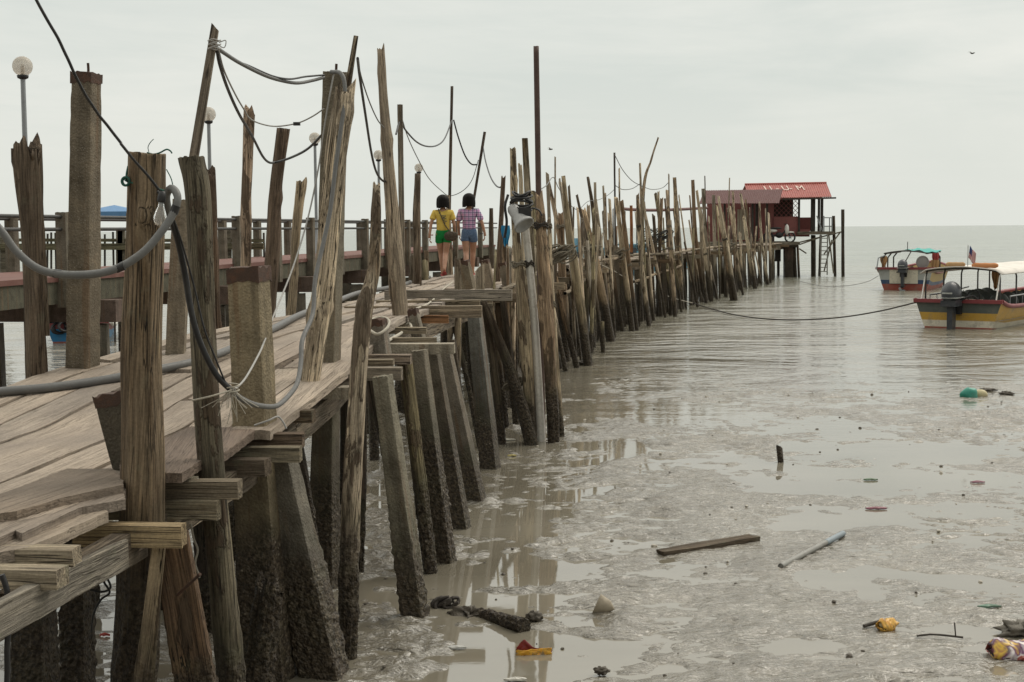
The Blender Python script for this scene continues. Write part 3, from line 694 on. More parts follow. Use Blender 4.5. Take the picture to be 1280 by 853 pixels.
for (lab, b0, t0, w_, c) in (("dark round pile between the crooked log and the nearest raking pile", (447, 720), (452, 480), 14, (.10, .08, .06)), ("slender dark prop crossing behind the nearest raking pile", (500, 690), (462, 470), 10, (.13, .10, .075)), ("dark leaning prop behind the pale beam's landward end", (530, 650), (500, 450), 10, (.12, .095, .07)),
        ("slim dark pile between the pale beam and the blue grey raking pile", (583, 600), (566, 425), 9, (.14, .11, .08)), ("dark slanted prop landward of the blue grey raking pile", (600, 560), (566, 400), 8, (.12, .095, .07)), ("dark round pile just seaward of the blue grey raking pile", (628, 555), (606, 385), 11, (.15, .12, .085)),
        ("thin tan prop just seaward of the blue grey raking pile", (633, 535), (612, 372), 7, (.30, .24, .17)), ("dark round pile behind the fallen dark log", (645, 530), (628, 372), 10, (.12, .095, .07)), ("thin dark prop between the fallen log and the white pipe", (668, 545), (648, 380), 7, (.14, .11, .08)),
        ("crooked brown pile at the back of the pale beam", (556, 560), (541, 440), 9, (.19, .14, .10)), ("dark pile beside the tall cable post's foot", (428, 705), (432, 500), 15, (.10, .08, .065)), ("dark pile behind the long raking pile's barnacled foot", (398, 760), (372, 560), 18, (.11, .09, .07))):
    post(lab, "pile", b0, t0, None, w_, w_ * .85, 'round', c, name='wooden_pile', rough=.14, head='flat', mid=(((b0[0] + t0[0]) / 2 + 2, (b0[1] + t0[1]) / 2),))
# ------------------------------------------------------------------ the seaward palisade (measured)
PAL = "poles of the seaward palisade"
def pal(label, base, top, w0, w1, color, mid=(), Y=None, head='broken', shape='round', cat="pole", mat=None, rough=.12, knots=1):
    color = tuple(min(.66, v * 1.62) for v in color); w0 *= .86; w1 *= .86
    return post(label, cat, base, top, Y, w0, w1, shape, color, mid, group=PAL, head=head, name=None if shape == 'round' else 'squared_post', rough=rough, mat=mat or M_LOG, knots=knots)
pal("thick debarked log with green wet foot left of the white pipe", (664, 553), (641, 189), 17, 8.5, (.33, .27, .185), ((655, 400, 16), (645, 300, 11)))
pal("squared lichen spotted post behind the grey flood lamp", (672, 520), (656, 173), 12, 8.5, (.22, .19, .14), ((664, 330, 10),), 19.5, 'flat', 'square')
pal("short pale split stub behind the grey flood lamp", (660, 420), (650, 207), 9, 6, PALE, (), 19.8)
post("very tall maroon iron pole rising above the grey flood lamp", "pole", (678, 552), (670, 58), 18.9, 8, 6.5, color=(.09, .055, .045), mat=M_IRONP, name='iron_pole', rough=0, knots=0, head='flat')
post("long white plastic pipe standing in the mud beneath the grey flood lamp", "pipe", (677, 552), (655, 268), None, 10, 9, color=(.5, .5, .5), mid=((668, 400, 9.5),), mat=M_PVC, name='plastic_pipe', rough=0, head='flat', group=PALN)
pal("rough wide peeling log just right of the white pipe, twisted grain", (693, 553), (674, 244), 16, 9, (.31, .225, .15), ((684, 400, 17), (678, 310, 15)), rough=.2, knots=4)
pal("thin straw coloured pole along the peeling log", (700, 517), (686, 274), 8, 5, BEIGE, ((690, 380, 7),), 18.9)
pal("slender forked log leaning seaward behind the peeling log", (711, 446), (684, 220), 9, 5, (.34, .27, .195), ((701, 310, 7),))
pal("very thin grey cane between the forked log and the round headed pole", (694, 420), (694, 197), 4, 2.6, GREY, (), 33)
pal("thick olive pole with rounded head and long green foot", (735, 457), (704, 220), 13, 6, (.27, .22, .145), ((720, 345, 11), (711, 290, 9)), head='flat')
pal("stout dark stump topped post beside the round headed pole", (708, 452), (701, 266), 11, 8, BROWN, ((702, 330, 10),))
pal("dark thin pole bowing behind the round headed pole", (725, 440), (711, 233), 6, 3.5, DARKW, (), 31)
pal("heavy tan log leaning seaward over the pale cross stick", (764, 427), (729, 262), 12, 7, (.37, .275, .18), ((746, 335, 10),), knots=3)
pal("dark thin pole leaning seaward beside the heavy tan log", (752, 425), (721, 245), 6, 3.4, DARKW, ((737, 320, 5),), 34)
pal("short sawn green stake standing alone off the heavy tan log", (754, 441), (753, 402), 6.5, 5.5, OLIVE, (), head='flat')
pal("black burnt looking pole with slanted top right of the heavy tan log", (750, 405), (735, 223), 6, 4, DARKW, ((743, 282, 5),), 38)
pal("straight grey pole with flat top next to the burnt looking pole", (747, 418), (744, 228), 5, 4, GREY, (), 36, 'flat')
pal("bleached spindly pole tapering to a point", (762, 412), (754, 233), 5.5, 2.8, PALE, (), 39)
pal("dark leaning pole with split foot crossing the bleached spindly pole", (778, 414), (760, 300), 6, 4, BROWN)
pal("blond pole behind the black thin mast", (771, 409), (762, 250), 5, 4, BEIGE, (), 40)
post("black thin mast standing high over the palisade", "mast", (770, 400), (768, 191), 41, 3, 2.4, color=(.03, .028, .026), name='thin_mast', head='flat', mat=M_DARK)
pal("thin cane right of the black mast", (776, 405), (774, 211), 3, 2.4, BEIGE, (), 41)
pal("tan log tied with its darker twin below the black mast", (790, 414), (770, 247), 8, 6, (.36, .29, .2), ((780, 330, 7),))
pal("darker log tied to its tan twin below the black mast", (796, 413), (777, 250), 6.5, 5, BROWN, ((786, 330, 6),))
pal("rust orange painted post standing in the palisade", (790, 390), (789, 257), 5, 4.2, (.33, .14, .055), (), 45, 'flat')
pal("pale pole with broken tip landward of the curved pole", (811, 408), (797, 243), 7, 5, BEIGE, ((801, 320, 6),))
pal("tall pale flat topped stick landward of the curved pole", (806, 396), (800, 204), 4.5, 3.2, BEIGE, (), 43, 'flat')
pal("tall curved pole bending seaward high above the palisade", (800, 396), (823, 172), 5, 2.3, (.33, .255, .18), ((804, 245, 4.2), (814, 200, 2.8)), 43)
pal("thin tan upright seaward of the curved pole", (825, 394), (823, 240), 4, 3, BEIGE, (), 46)
pal("dark rough post seaward of the curved pole", (822, 395), (827, 248), 5.5, 4.5, BROWN, (), 45)
pal("spotted tan pole near the start of the dark roof, thick", (844, 396), (834, 238), 6, 5, (.36, .28, .2))
pal("thin grey cane at the landward end of the maroon roof", (838, 392), (836, 218), 2.6, 2.2, GREY, (), 47)
pal("stout dark capped post just landward of the maroon roof", (852, 388), (843, 222), 8, 5.5, (.30, .235, .16), ((847, 300, 7),), 49, 'flat')
pal("flat topped brown post breaking the landward end of the maroon roof", (880, 372), (866, 225), 6, 5, BROWN, ((870, 300, 5.5),), 54, 'flat')
pal("long tan pole leaning seaward across the landward end of the maroon roof", (889, 377), (871, 238), 5, 3.5, BEIGE, ((880, 310, 5),))
pal("grey squared post under the landward end of the maroon roof", (886, 375), (879, 236), 5.5, 5, (.27, .245, .2), (), 55, 'flat', 'square')
pal("thin iron rod over the maroon roof's landward end", (884, 372), (881, 221), 1.8, 1.6, DARKW, (), 57)
pal("grey squared post in front of the maroon roof", (895, 375), (892, 244), 5.5, 4.5, (.25, .22, .175), (), 57, 'flat', 'square')
pal("whitish tapering pole leaning seaward in front of the maroon roof", (920, 376), (898, 246), 6, 3.6, PALE, ((908, 310, 6),))
pal("brown pole leaning seaward beside the whitish tapering pole", (915, 376), (901, 272), 5.5, 4, BROWN)
pal("thin antenna like stick above the middle of the maroon roof", (908, 370), (912, 223), 2, 1.6, GREY, (), 60)
pal("straight tan stick crossing the middle of the maroon roof", (929, 369), (916, 240), 4, 3, BEIGE, ((920, 310, 3.5),))
pal("heavy pale pole leaning seaward in front of the maroon wall", (944, 361), (926, 243), 6.5, 3.8, PALE, ((934, 300, 5.5),))
pal("thin brown pole seaward of the heavy pale pole", (947, 360), (932, 250), 3.5, 2.6, BROWN, (), 67)
pal("last long pale pole of the palisade beside the stilt house", (960, 356), (949, 253), 4.6, 2.4, PALE, ((952, 300, 4),))
pal("split pale pole fallen aslant low against the palisade", (879, 378), (860, 329), 5.5, 4.5, (.47, .39, .28))
pal("slanting dark prop low behind the round headed pole", (720, 456), (690, 330), 9, 7, BROWN, (), 28.5)

# fill: every further pile and pole that shows in the rows behind
FW = random.Random(5)
TONES = [("bleached", PALE), ("tan", BEIGE), ("grey", GREY), ("brown", BROWN), ("dark", DARKW), ("olive", OLIVE), ("ashen", (.36, .325, .27))]
FILL = []
def fill(x, y, ztop, dx, w, kind, tone=None, sq=False, dy=0.):
    nm, c = tone or FW.choice(TONES); f = FW.uniform(.85, 1.12) * (1.6 if kind == 'pole' else 1.15); lm = sum(c) / 3; c = tuple((v * .9 + lm * .1) * f for v in c)
    a = V((x, y, -.35)); b_ = V((x + dx, y + dy, ztop)); md = a.lerp(b_, .5) + V((FW.uniform(-.06, .06), 0, 0))
    _seed[0] += 1
    head = FW.choice(['broken', 'broken', 'flat', 'slant'])
    o = sweep('wooden_pole' if kind == 'pole' else ('squared_pile' if sq else 'wooden_pile'), [a, md, b_], [w * .55, w * .5, w * FW.uniform(.32, .45)] if not sq else [w * .5] * 3, 'square' if sq else 'round', 8, .3 if y < 45 else .5, .13 if not sq else .05, M_CONC if sq and kind == 'pile' else M_LOG, c, head, .2 if sq else FW.uniform(0, 3), _seed[0], None)
    FILL.append(dict(o=o, tone=nm, w=w, h=ztop, dx=dx, kind=kind, sq=sq, head=head, y=y, s=proj((x + dx, y + dy, ztop)), sb=proj((x, y, 0))))
y = 19.2
while y < 75:                                      # bearing piles of the deck, both sides
    for side in (0, 1):
        if side == 1 and y > 62: continue
        for r in range(2 if y > 24 and side == 0 else 1):
            x = (RX(y) + FW.uniform(-.05, .25)) if side == 0 else (LX(y) - FW.uniform(-.05, .15))
            fill(x + FW.uniform(-.1, .1), y + FW.uniform(-.5, .5), DZ(y) + FW.choice([-.1, -.08, .0, .1, .35]), FW.uniform(-.12, .02) if side == 0 else FW.uniform(-.05, .08), FW.uniform(.14, .2), 'pile', sq=FW.random() < .45, tone=FW.choice(TONES[2:6]))
    y += 1.55 if y < 45 else 2.1
y = 20.6
while y < 71.5:                                      # tall poles lashed along the seaward edge
    x = RX(y) + FW.uniform(.15, .75) - (.25 if y < 26 else 0); zt = FW.choice([2.4, 2.7, 2.9, 3.1, 3.3, 3.6, 3.8]) + FW.uniform(-.15, .2)
    if y > 55: zt = min(zt, 3.7)
    fill(x, y, min(zt, 2.5) if y < 26 else zt, FW.uniform(-.75, .2) if y > 26 else FW.uniform(-.12, .1), FW.choice([.045, .055, .065, .08, .09, .12]), 'pole', dy=FW.uniform(-.2, .2))
    y += FW.uniform(.32, .66) if y < 55 else FW.uniform(.55, .9)
y = 24.0
while y < 60:                                      # poles on the landward edge of the deck
    fill(LX(y) - .1, y, FW.uniform(2.3, 3.5), FW.uniform(-.1, .25), FW.uniform(.10, .16), 'pole', tone=FW.choice(TONES[1:5])); y += FW.uniform(1.6, 2.6)

def dk(px, py, dz=.03):
    y = 5.0
    while y < 40 and P(px, py, y).z > DZ(y) + dz: y += .05
    return (px, py, y)
for o, s0, s1, Y in list(POSTS):
    if o.get('group') == PAL and Y < 62 and RNG.random() < .5:
        b0 = o.data; zs_ = [v.co.z for v in b0.vertices]; L_ = max(zs_); wp = o.matrix_basis
        for _ in range(RNG.choice([1, 1, 2])):
            wz = RNG.choice([1.75, 1.95, 2.1, 2.3, 2.8]); t = None
            ax = o.rotation_quaternion @ V((0, 0, 1)); t = (wz - o.location.z) / ax.z
            if not (0 < t < L_ - .1): continue
            ring = [v.co for v in b0.vertices if abs(v.co.z - t) < .35]
            if not ring: continue
            cc = sum(ring, V()) / len(ring); r = max((V((v.x - cc.x, v.y - cc.y, 0))).length for v in ring) * .92
            m = MB(); m.tube([V((cc.x + (r + .004) * math.cos(a), cc.y + (r + .004) * math.sin(a), t + .02 * math.sin(a + j) + .004 * a)) for j, a in enumerate(np.linspace(0, 18, 34))], .012, 5)
            m.build('rope_lashing', RNG.choice([M_ROPED, M_DARK, M_ROPED]), o)
SR = random.Random(9)
for i, (lab, y0, y1, z0, z1, c) in enumerate((("pale cross stick tied low between the olive pole and the heavy tan log", 29.5, 33.5, 1.45, 1.62, PALE), ("long tan rail pole lashed level along the palisade before the black mast", 30, 40, 1.92, 2.0, BEIGE), ("grey rail pole lashed along the palisade by the curved pole", 37, 47, 2.05, 1.95, GREY),
        ("tan rail pole lashed low across the piles by the curved pole", 41, 49, 1.25, 1.5, BEIGE), ("bleached rail pole lashed along the palisade under the maroon roof", 46, 58, 1.95, 2.02, PALE), ("brown rail pole lashed along the seaward end of the palisade", 56, 70, 2.0, 1.92, BROWN), ("grey rail stick tied just beside the peeling log", 19.5, 25, 1.95, 2.05, GREY), ("thin tan rail stick tied high beside the round headed pole", 24, 31, 2.45, 2.3, BEIGE))):
    n_ = 5; pts = [V((RX(y0 + (y1 - y0) * k / n_) + .32 + .05 * math.sin(k * 2.), y0 + (y1 - y0) * k / n_, z0 + (z1 - z0) * k / n_)) for k in range(n_ + 1)]
    _seed[0] += 1; o = sweep('rail_pole', pts, [.04] * 6, 'round', 8, .5, .1, wood_mat('rail_wood', axis='Z', tidal=False) if i == 0 else bpy.data.materials['rail_wood'], c, 'flat', 0, _seed[0]); tag(o, lab, 'rail pole')
def bundle(label, p, r, n, mat, seed):
    rr_ = random.Random(seed); m = MB()
    for _ in range(n):
        c = V((rr_.uniform(-r, r) * .6, rr_.uniform(-r, r) * .4, rr_.uniform(-r, r) * .35)); q1, q2 = rr_.uniform(0, 6), rr_.uniform(.7, 1.4)
        m.tube([c + V((r * .6 * math.cos(t), r * .35 * math.sin(t * q2 + q1), r * .38 * math.sin(t + q1 * .3))) for t in np.linspace(0, 6.3, 12)], .014, 4)
    return tag(m.build('net_bundle', mat, None, p), label, 'net')
bundle("tangled grey rope bundle hung between the peeling log and the round headed pole", P(700, 318, 25.5), .26, 20, M_ROPED, 1)
bundle("small rope tangle on the palisade behind the heavy tan log", P(738, 312, 33), .22, 12, M_ROPED, 2)
bundle("dark net tangle on the rail by the curved pole", P(818, 300, 45), .5, 18, M_BLACK, 3)
bundle("ropes bunched on the rail under the tied twin logs", P(774, 318, 38.5), .26, 12, M_ROPED, 4)
bundle("pale net bunched on the rail below the maroon roof", P(905, 308, 58), .4, 12, M_ROPED, 5)
bundle("old net draped on the fallen dark log under the walk", P(641, 480, 18.6), .13, 16, M_ROPED, 6)
bundle("stringy roots and cord washed against the nearest raking pile", P(556, 756, 10.4), .09, 12, M_DARK, 7)
# ------------------------------------------------------------------ cables, ropes, lamp
def line(name, label, cat, pts, r, mat, n=7, M=7, parent=None, wob=0., group=None):
    if name == 'mooring_rope': pts = [(x, y, min(Y, G(x, y, .05).y)) for x, y, Y in pts]
    pp = spline([P(x, y, Y) for x, y, Y in pts], n)
    if wob:
        k = RNG.uniform(0, 50); pp = [p + V((mn.noise(p * 9 + V((k, 0, 0))), mn.noise(p * 9 + V((0, k, 9))), mn.noise(p * 9 + V((5, 5, k))))) * wob for p in pp]
    m = MB(); m.tube(pp, r, M)
    c = pp[0]; o = m.build(name, mat, parent, origin=c if parent is None else None)
    return tag(o, label, cat, group) if label else o
line("power_cable", "black wire dropping from the top left to the bulb", "cable", [(20, -55, 6.0), (45, 0, 6.1), (72, 48, 6.2), (93, 92, 6.3), (112, 128, 6.45), (136, 160, 6.6), (150, 178, 6.65), (153, 183, 6.65), (176, 210, 6.72), (199, 238, 6.78)], .007, M_BLACK, wob=.004)
thick = line("power_cable", "thick grey cable looping off the bulb post and sagging to the left edge", "cable", [(-40, 245, 6.5), (0, 287, 6.5), (22, 316, 6.5), (52, 338, 6.5), (95, 344, 6.5), (140, 338, 6.55), (176, 318, 6.6), (200, 292, 6.65), (216, 268, 6.7), (222, 250, 6.72), (219, 239, 6.75), (213, 236, 6.8), (208, 246, 6.85), (211, 268, 6.95)], .0185, M_GREYC, M=10)
for x, y, Y in ((150, 334.5, 6.56), (72, 342.5, 6.5), (218, 263, 6.705)):
    a_ = P(x - 5, y + (2 if x > 100 else -.5), Y); b_ = P(x + 5, y - (2 if x > 100 else -.5), Y)
    if x > 210: a_, b_ = P(217, 267, Y), P(220.5, 257, Y)
    m = MB(); m.tube([a_ - thick.location, b_ - thick.location], .0202, 10); m.build("tape", M_BLACK, thick)
line("power_cable", "fat black cable curving down across the tilted olive post", "cable", [(211, 268, 6.95), (222, 300, 7.1), (231, 342, 7.18), (240, 395, 7.2), (252, 433, 7.22), (270, 468, 7.26), (292, 491, 7.3)], .016, M_BLACK, M=9)
line("power_cable", "thin black wire beside the fat black cable", "cable", [(215, 268, 6.95), (228, 306, 7.1), (243, 360, 7.2), (255, 410, 7.21), (268, 445, 7.24), (284, 484, 7.28)], .005, M_BLACK)
line("power_cable", "grey cable swinging up the furrowed log to the tall cable post", "cable", [(290, 490, 7.3), (302, 499, 7.5), (322, 507, 7.9), (344, 508, 8.4), (358, 498, 8.7), (371, 480, 9.0), (376, 455, 9.2), (378, 425, 9.35), (391, 392, 9.6), (394, 350, 9.75), (404, 305, 9.9), (413, 262, 10.0), (420, 205, 10.1), (429, 140, 10.2), (431, 108, 10.25), (426, 92, 10.3), (414, 90, 10.4)], .0155, M_GREYC, M=9)
line("power_cable", "pale wire running up from the white knot past the rust capped pile", "cable", [(291, 489, 7.3), (306, 474, 7.6), (322, 446, 8.1), (330, 428, 8.6), (342, 395, 9.2), (366, 335, 9.8), (385, 272, 10.1), (398, 210, 10.25), (404, 168, 10.3), (412, 120, 10.35), (418, 88, 10.4)], .006, M_GREYL)
line("power_cable", "heavy twin cable sagging from the wire bound stick to the tall cable post", "cable", [(268, 58, 8.15), (281, 67, 8.4), (300, 79, 8.8), (330, 94, 9.3), (352, 101, 9.7), (372, 104, 10.0), (390, 101, 10.3), (405, 97, 10.45)], .012, M_GREYC)
line("power_cable", "lighter wire riding just above the heavy twin cable", "cable", [(268, 56, 8.15), (290, 74, 8.6), (310, 82, 9.0), (340, 95, 9.5), (362, 99, 9.8), (382, 96, 10.2), (405, 94, 10.45)], .007, M_BLACK)
line("power_cable", "black cable hanging in a deep bow from the wire bound stick", "cable", [(271, 62, 8.15), (275, 82, 8.3), (285, 112, 8.8), (299, 143, 9.5), (316, 172, 10.5), (328, 195, 11.2), (336, 203, 11.6), (345, 203, 11.8), (364, 197, 11.5), (385, 186, 11.0), (405, 166, 10.6)], .010, M_BLACK)
conn = line("power_cable", "thin wire with a small connector left of the tall cable post", "cable", [(273, 62, 8.15), (280, 88, 8.4), (294, 118, 9), (305, 137, 9.6), (313, 149, 10.2), (330, 156, 10.6), (348, 158, 10.8), (372, 154, 10.7), (390, 146, 10.6), (405, 136, 10.5)], .0055, M_GREYL)
m = MB(); m.box(P(371, 155, 10.7) - conn.location, (.05, .03, .025)); m.build("connector_block", M_BLACK, conn)
line("power_cable", "black cable dropping from the thin stick to behind the tall crooked log", "cable", [(447, 73, 10.55), (450, 98, 11), (457, 145, 12), (464, 190, 13), (470, 214, 13.6), (477, 225, 14), (483, 226, 14.2), (489, 214, 14.4)], .011, M_BLACK)
line("power_cable", "slender wire from the thin stick to the tall crooked log", "cable", [(447, 75, 10.55), (452, 98, 11), (462, 128, 12.3), (472, 150, 13.5), (480, 160, 14.1)], .006, M_GREYC)
line("power_cable", "black cable slung from the slim squared post to the pole behind the yellow shirt", "cable", [(495, 168, 21), (500, 152, 21.5), (507, 163, 22), (520, 177, 23.5), (533, 183, 25), (546, 182, 26.5), (556, 173, 28), (565, 150, 30)], .014, M_BLACK)
line("power_cable", "fine wire from the slim squared post down behind the woman in yellow", "cable", [(503, 150, 21.6), (510, 172, 22.5), (522, 198, 24), (536, 223, 26), (551, 238, 29), (562, 245, 30), (578, 239, 30), (590, 225, 30), (598, 200, 30)], .008, M_GREYC)
line("power_cable", "black cable hooping between the two thin dark poles", "cable", [(567, 150, 30), (573, 172, 30), (581, 194, 30), (589, 205, 30), (597, 206, 30)], .016, M_BLACK)
line("power_cable", "black cable from the leaning thin pole to the dark edge post", "cable", [(604, 185, 30), (607, 202, 29), (613, 221, 27.5), (620, 232, 26), (626, 234, 25.2), (629, 226, 25)], .014, M_BLACK)
line("power_cable", "light wire draped to the right of the maroon iron pole", "cable", [(670, 240, 19), (683, 232, 22), (692, 222, 26), (700, 238, 30), (720, 262, 34), (735, 252, 37), (748, 250, 39), (760, 244, 41), (769, 236, 41)], .008, M_GREYC)
line("power_cable", "fine wire from the black mast over to the capped post", "cable", [(769, 195, 41), (778, 212, 41.5), (790, 226, 42), (803, 233, 43), (815, 237, 45), (828, 235, 47), (836, 228, 47)], .011, M_GREYC)
line("power_cable", "sagging wire landward of the curved pole", "cable", [(769, 232, 41), (778, 237, 41.5), (790, 236, 42), (800, 230, 43)], .011, M_GREYC)
line("water_hose", "fat dark hose lying along the landward edge of the planks", "hose", [dk(*p, .034) for p in ((-60, 497), (0, 490), (60, 485), (120, 477), (160, 470), (200, 462), (245, 452), (290, 436), (340, 412), (375, 394), (420, 377), (450, 366), (480, 361), (505, 356), (520, 350), (537, 347))], .032, M_GREYC, M=10)
line("rope", "white rope trailing over the planks toward the woman in yellow", "rope", [dk(*p, .012) for p in ((511, 391), (520, 386), (535, 380), (549, 368), (556, 360), (566, 353))], .012, M_ROPEW)
line("rope", "white rope laid past the foot of the very tall crooked log", "rope", [(482, 428, 12.0), (496, 420, 12.8), (507, 413, 13.4), (514, 410, 13.7), (511, 404, 14.0), (508, 407, 13.95)], .015, M_ROPEW)
line("rope", "white rope loop over the hollow topped stub", "rope", [(461, 412, 11.45), (472, 418, 11.35), (484, 410, 11.45), (486, 401, 11.7), (478, 397, 11.8), (466, 399, 11.75), (461, 406, 11.5)], .012, M_ROPEW)
line("mooring_rope", "mooring line from the palisade to the near boat's stern", "rope", [(866, 379, 50), (885, 385, 48.5), (920, 394, 46), (960, 399, 44), (1000, 400, 42.5), (1050, 397, 41), (1100, 389, 40), (1146, 378, 39.5)], .020, M_DARK)
line("mooring_rope", "thin line from the stilt house toward the far boat", "rope", [(1000, 352, 76), (1030, 358, 72), (1062, 357, 69), (1085, 352, 66), (1098, 345, 64)], .010, M_DARK)
line("mooring_rope", "thin guy rope slanting across the dark piles of the palisade", "rope", [(726, 322, 33), (760, 335, 37), (790, 352, 42), (820, 365, 45), (846, 374, 47), (866, 379, 50)], .012, M_ROPEW)
# white frayed knot holding the cables
m = MB(); kc = P(292, 489, 7.28)
for i in range(16):
    a = RNG.uniform(-2.6, -.6); L = RNG.uniform(.06, .17); p = kc + V((RNG.uniform(-.02, .02), -.02, RNG.uniform(-.01, .02)))
    m.tube(spline([p, p + V((math.cos(a) * L * .4, -.02, math.sin(a) * L * .4)), p + V((math.cos(a) * L + RNG.uniform(-.03, .03), -.01, math.sin(a) * L))], 3), .0022, 4)
m.tube([kc + V((.03 * math.cos(t), .025 * math.sin(t) - .01, .004 * t - .02)) for t in np.linspace(0, 15, 40)], .004, 5)
m.tube(spline([P(240, 501, 7.22), P(262, 496, 7.2), P(290, 488, 7.26)], 5), .005, 6)
tag(m.build("twine", M_ROPEW, origin=kc), "frayed white twine knot binding the cables by the olive post", "twine")
m = MB()
kc = P(268, 54, 8.1)
for j in range(3): m.tube([kc + V((.035 * math.cos(t), .035 * math.sin(t), -.03 + j * .022 + .004 * math.sin(3 * t))) for t in np.linspace(0, 6.3, 18)], .004, 5)
m.tube(spline([kc + V((.03, -.02, .0)), kc + V((.07, -.03, .01)), kc + V((.06, -.03, -.03)), kc + V((.02, -.03, -.01))], 5), .003, 5)
tag(m.build("wire_binding", M_GREYL, origin=kc), "coil of pale wire round the slanting squared stick", "wire")
# green cord round the bulb post
m = MB(); cY = 6.93; cx = P(184, 240, cY)
ring = []
for t in np.linspace(2.4, 6.6, 26):
    ring.append(cx + V((.103 * math.cos(t), .103 * math.sin(t), .085 - .10 * (t - 2.4) / 4.2)))
m.tube(ring, .0055, 6)
k = P(158, 227, 6.85)
m.tube([k + V((.018 * math.cos(t), -.01 * t / 6, .02 * math.sin(t))) for t in np.linspace(0, 12, 30)], .006, 6)
m.tube(spline([P(160, 208, 6.88), P(158, 218, 6.86), k], 4), .005, 6)
m.tube(spline([P(184, 191, 6.9), P(192, 193, 6.88), P(200, 191, 6.86), P(208, 187, 6.85), P(213, 189, 6.84), P(215, 192, 6.84)], 4), .004, 6)
m.tube(spline([P(186, 190, 6.9), P(185, 184, 6.88), P(188, 178, 6.86), P(192, 174, 6.86)], 4), .002, 5)
m.tube(spline([P(208, 212, 6.87), P(214, 224, 6.85), P(217, 238, 6.85)], 4), .0028, 5)
tag(m.build("cord", M_ROPEG, origin=k), "green cord tied round the head of the bulb post", "cord")
# the light bulb
bl = empty("light_bulb", P(202, 248, 6.72), "clear light bulb in a black socket hanging on the near post", "bulb")
tilt = Matrix.Rotation(math.radians(6), 3, 'Y')
m = MB(); m.lathe([(.003, .034), (.016, .032), (.019, .01), (.021, -.012), (.017, -.02), (.003, -.02)], 16, R=tilt); m.tube([(-.02, 0, .03), (0, 0, .02)], .008); m.build("socket", M_BLACK, bl)
mg, ntg, bg_ = new_mat("bulb_glass"); bg_.inputs['Base Color'].default_value = (.80, .78, .74, 1); bg_.inputs['Roughness'].default_value = .08; bg_.inputs['Transmission Weight'].default_value = .75; bg_.inputs['IOR'].default_value = 1.2
m = MB(); m.lathe([(.012, -.018), (.015, -.04), (.025, -.065), (.031, -.09), (.030, -.108), (.022, -.124), (.010, -.132), (.001, -.134)], 18, R=tilt); m.build("glass_bulb", mg, bl)
m = MB(); m.lathe([(.0125, -.016), (.0135, -.022), (.0125, -.028), (.0135, -.034), (.012, -.04)], 14, R=tilt); m.build("screw_base", M_STEEL, bl)
# iron rods of the concrete pile tops
for lab, pts, Y in (("thin iron rod sticking up from the pebbled pile head", [(110, 96), (110.5, 88), (110, 79)], 10.6), ("rusty iron rod on the head of the tall cable post", [(420, 92), (420.5, 80)], 10.6)):
    line("iron_rod", lab, "rod", [(x, y, Y) for x, y in pts], .010, M_RUST)
# rusty spike through the brace, bottom left
line("iron_spike", "long rusty spike through the brown brace board", "spike", [(222, 744, 6.8), (236, 731, 6.7), (250, 718, 6.6)], .008, M_RUST)
# chunky black strap hanging at the left edge and a loop of wire under the walk
line("rope", "old black rope hanging down at the lower left corner", "rope", [(2, 720, 5.4), (8, 745, 5.4), (11, 780, 5.4), (9, 820, 5.4), (10, 870, 5.4)], .012, M_BLACK, wob=.01)
line("rope", "black wire tangle between the barnacled pile and the bulb post", "rope", [(112, 737, 7.2), (128, 740, 7.2), (138, 735, 7.2), (134, 724, 7.2), (130, 728, 7.1), (137, 741, 7.1), (126, 750, 7.1), (117, 768, 7.1), (114, 790, 7.2)], .006, M_BLACK)
line("rope", "pale old rope hanging by the foot of the olive post", "rope", [(236, 655, 7.4), (241, 672, 7.4), (247, 690, 7.4), (243, 705, 7.4), (247, 722, 7.4)], .006, M_ROPEW, wob=.02)
line("rope", "thin cord tying the rust capped pile to the dark log end", "rope", [(318, 532, 8.4), (335, 526, 8.4), (347, 521, 8.5), (354, 528, 8.5), (358, 536, 8.5)], .006, M_GREYL)

# flood lamp lashed to the poles
fl = empty("flood_lamp", P(650, 268, 18.2), "grey drum flood lamp strapped with black webbing below the iron pole", "lamp")
Rl = V((.5, -.45, -.72)).normalized().to_track_quat('Z', 'Y').to_matrix()
m = MB(); c = V((-.03, -.05, -.02)); m.lathe([(.004, -.16), (.055, -.16), (.075, -.12), (.082, .0), (.10, .09), (.135, .14), (.14, .17), (.12, .17), (.10, .12), (.003, .10)], 20, c, R=Rl)
m.build("lamp_housing", paint_mat("grey_lamp_enamel", (.36, .36, .35), .5, .1, .35), fl)
m = MB()
for j in range(6): m.tube([V((.02 + (.13 + .02 * math.sin(j * 2.3)) * math.cos(t), .06 + .13 * math.sin(t), .06 + .04 * j + .03 * math.sin(t * (1 + j % 2) + j * 1.7))) for t in np.linspace(0, 6.28, 22)], .014, 6)
m.box((.06, -.1, .02), (.16, .07, .12)); m.tube(spline([V((-.15, 0, .25)), V((-.19, -.02, .1)), V((-.17, 0, -.1)), V((-.2, .02, -.3))], 5), .018, 6); m.tube(spline([V((.15, 0, .08)), V((.24, 0, .05)), V((.28, 0, -.02))], 5), .012, 6)
m.build("strap", M_BLACK, fl)

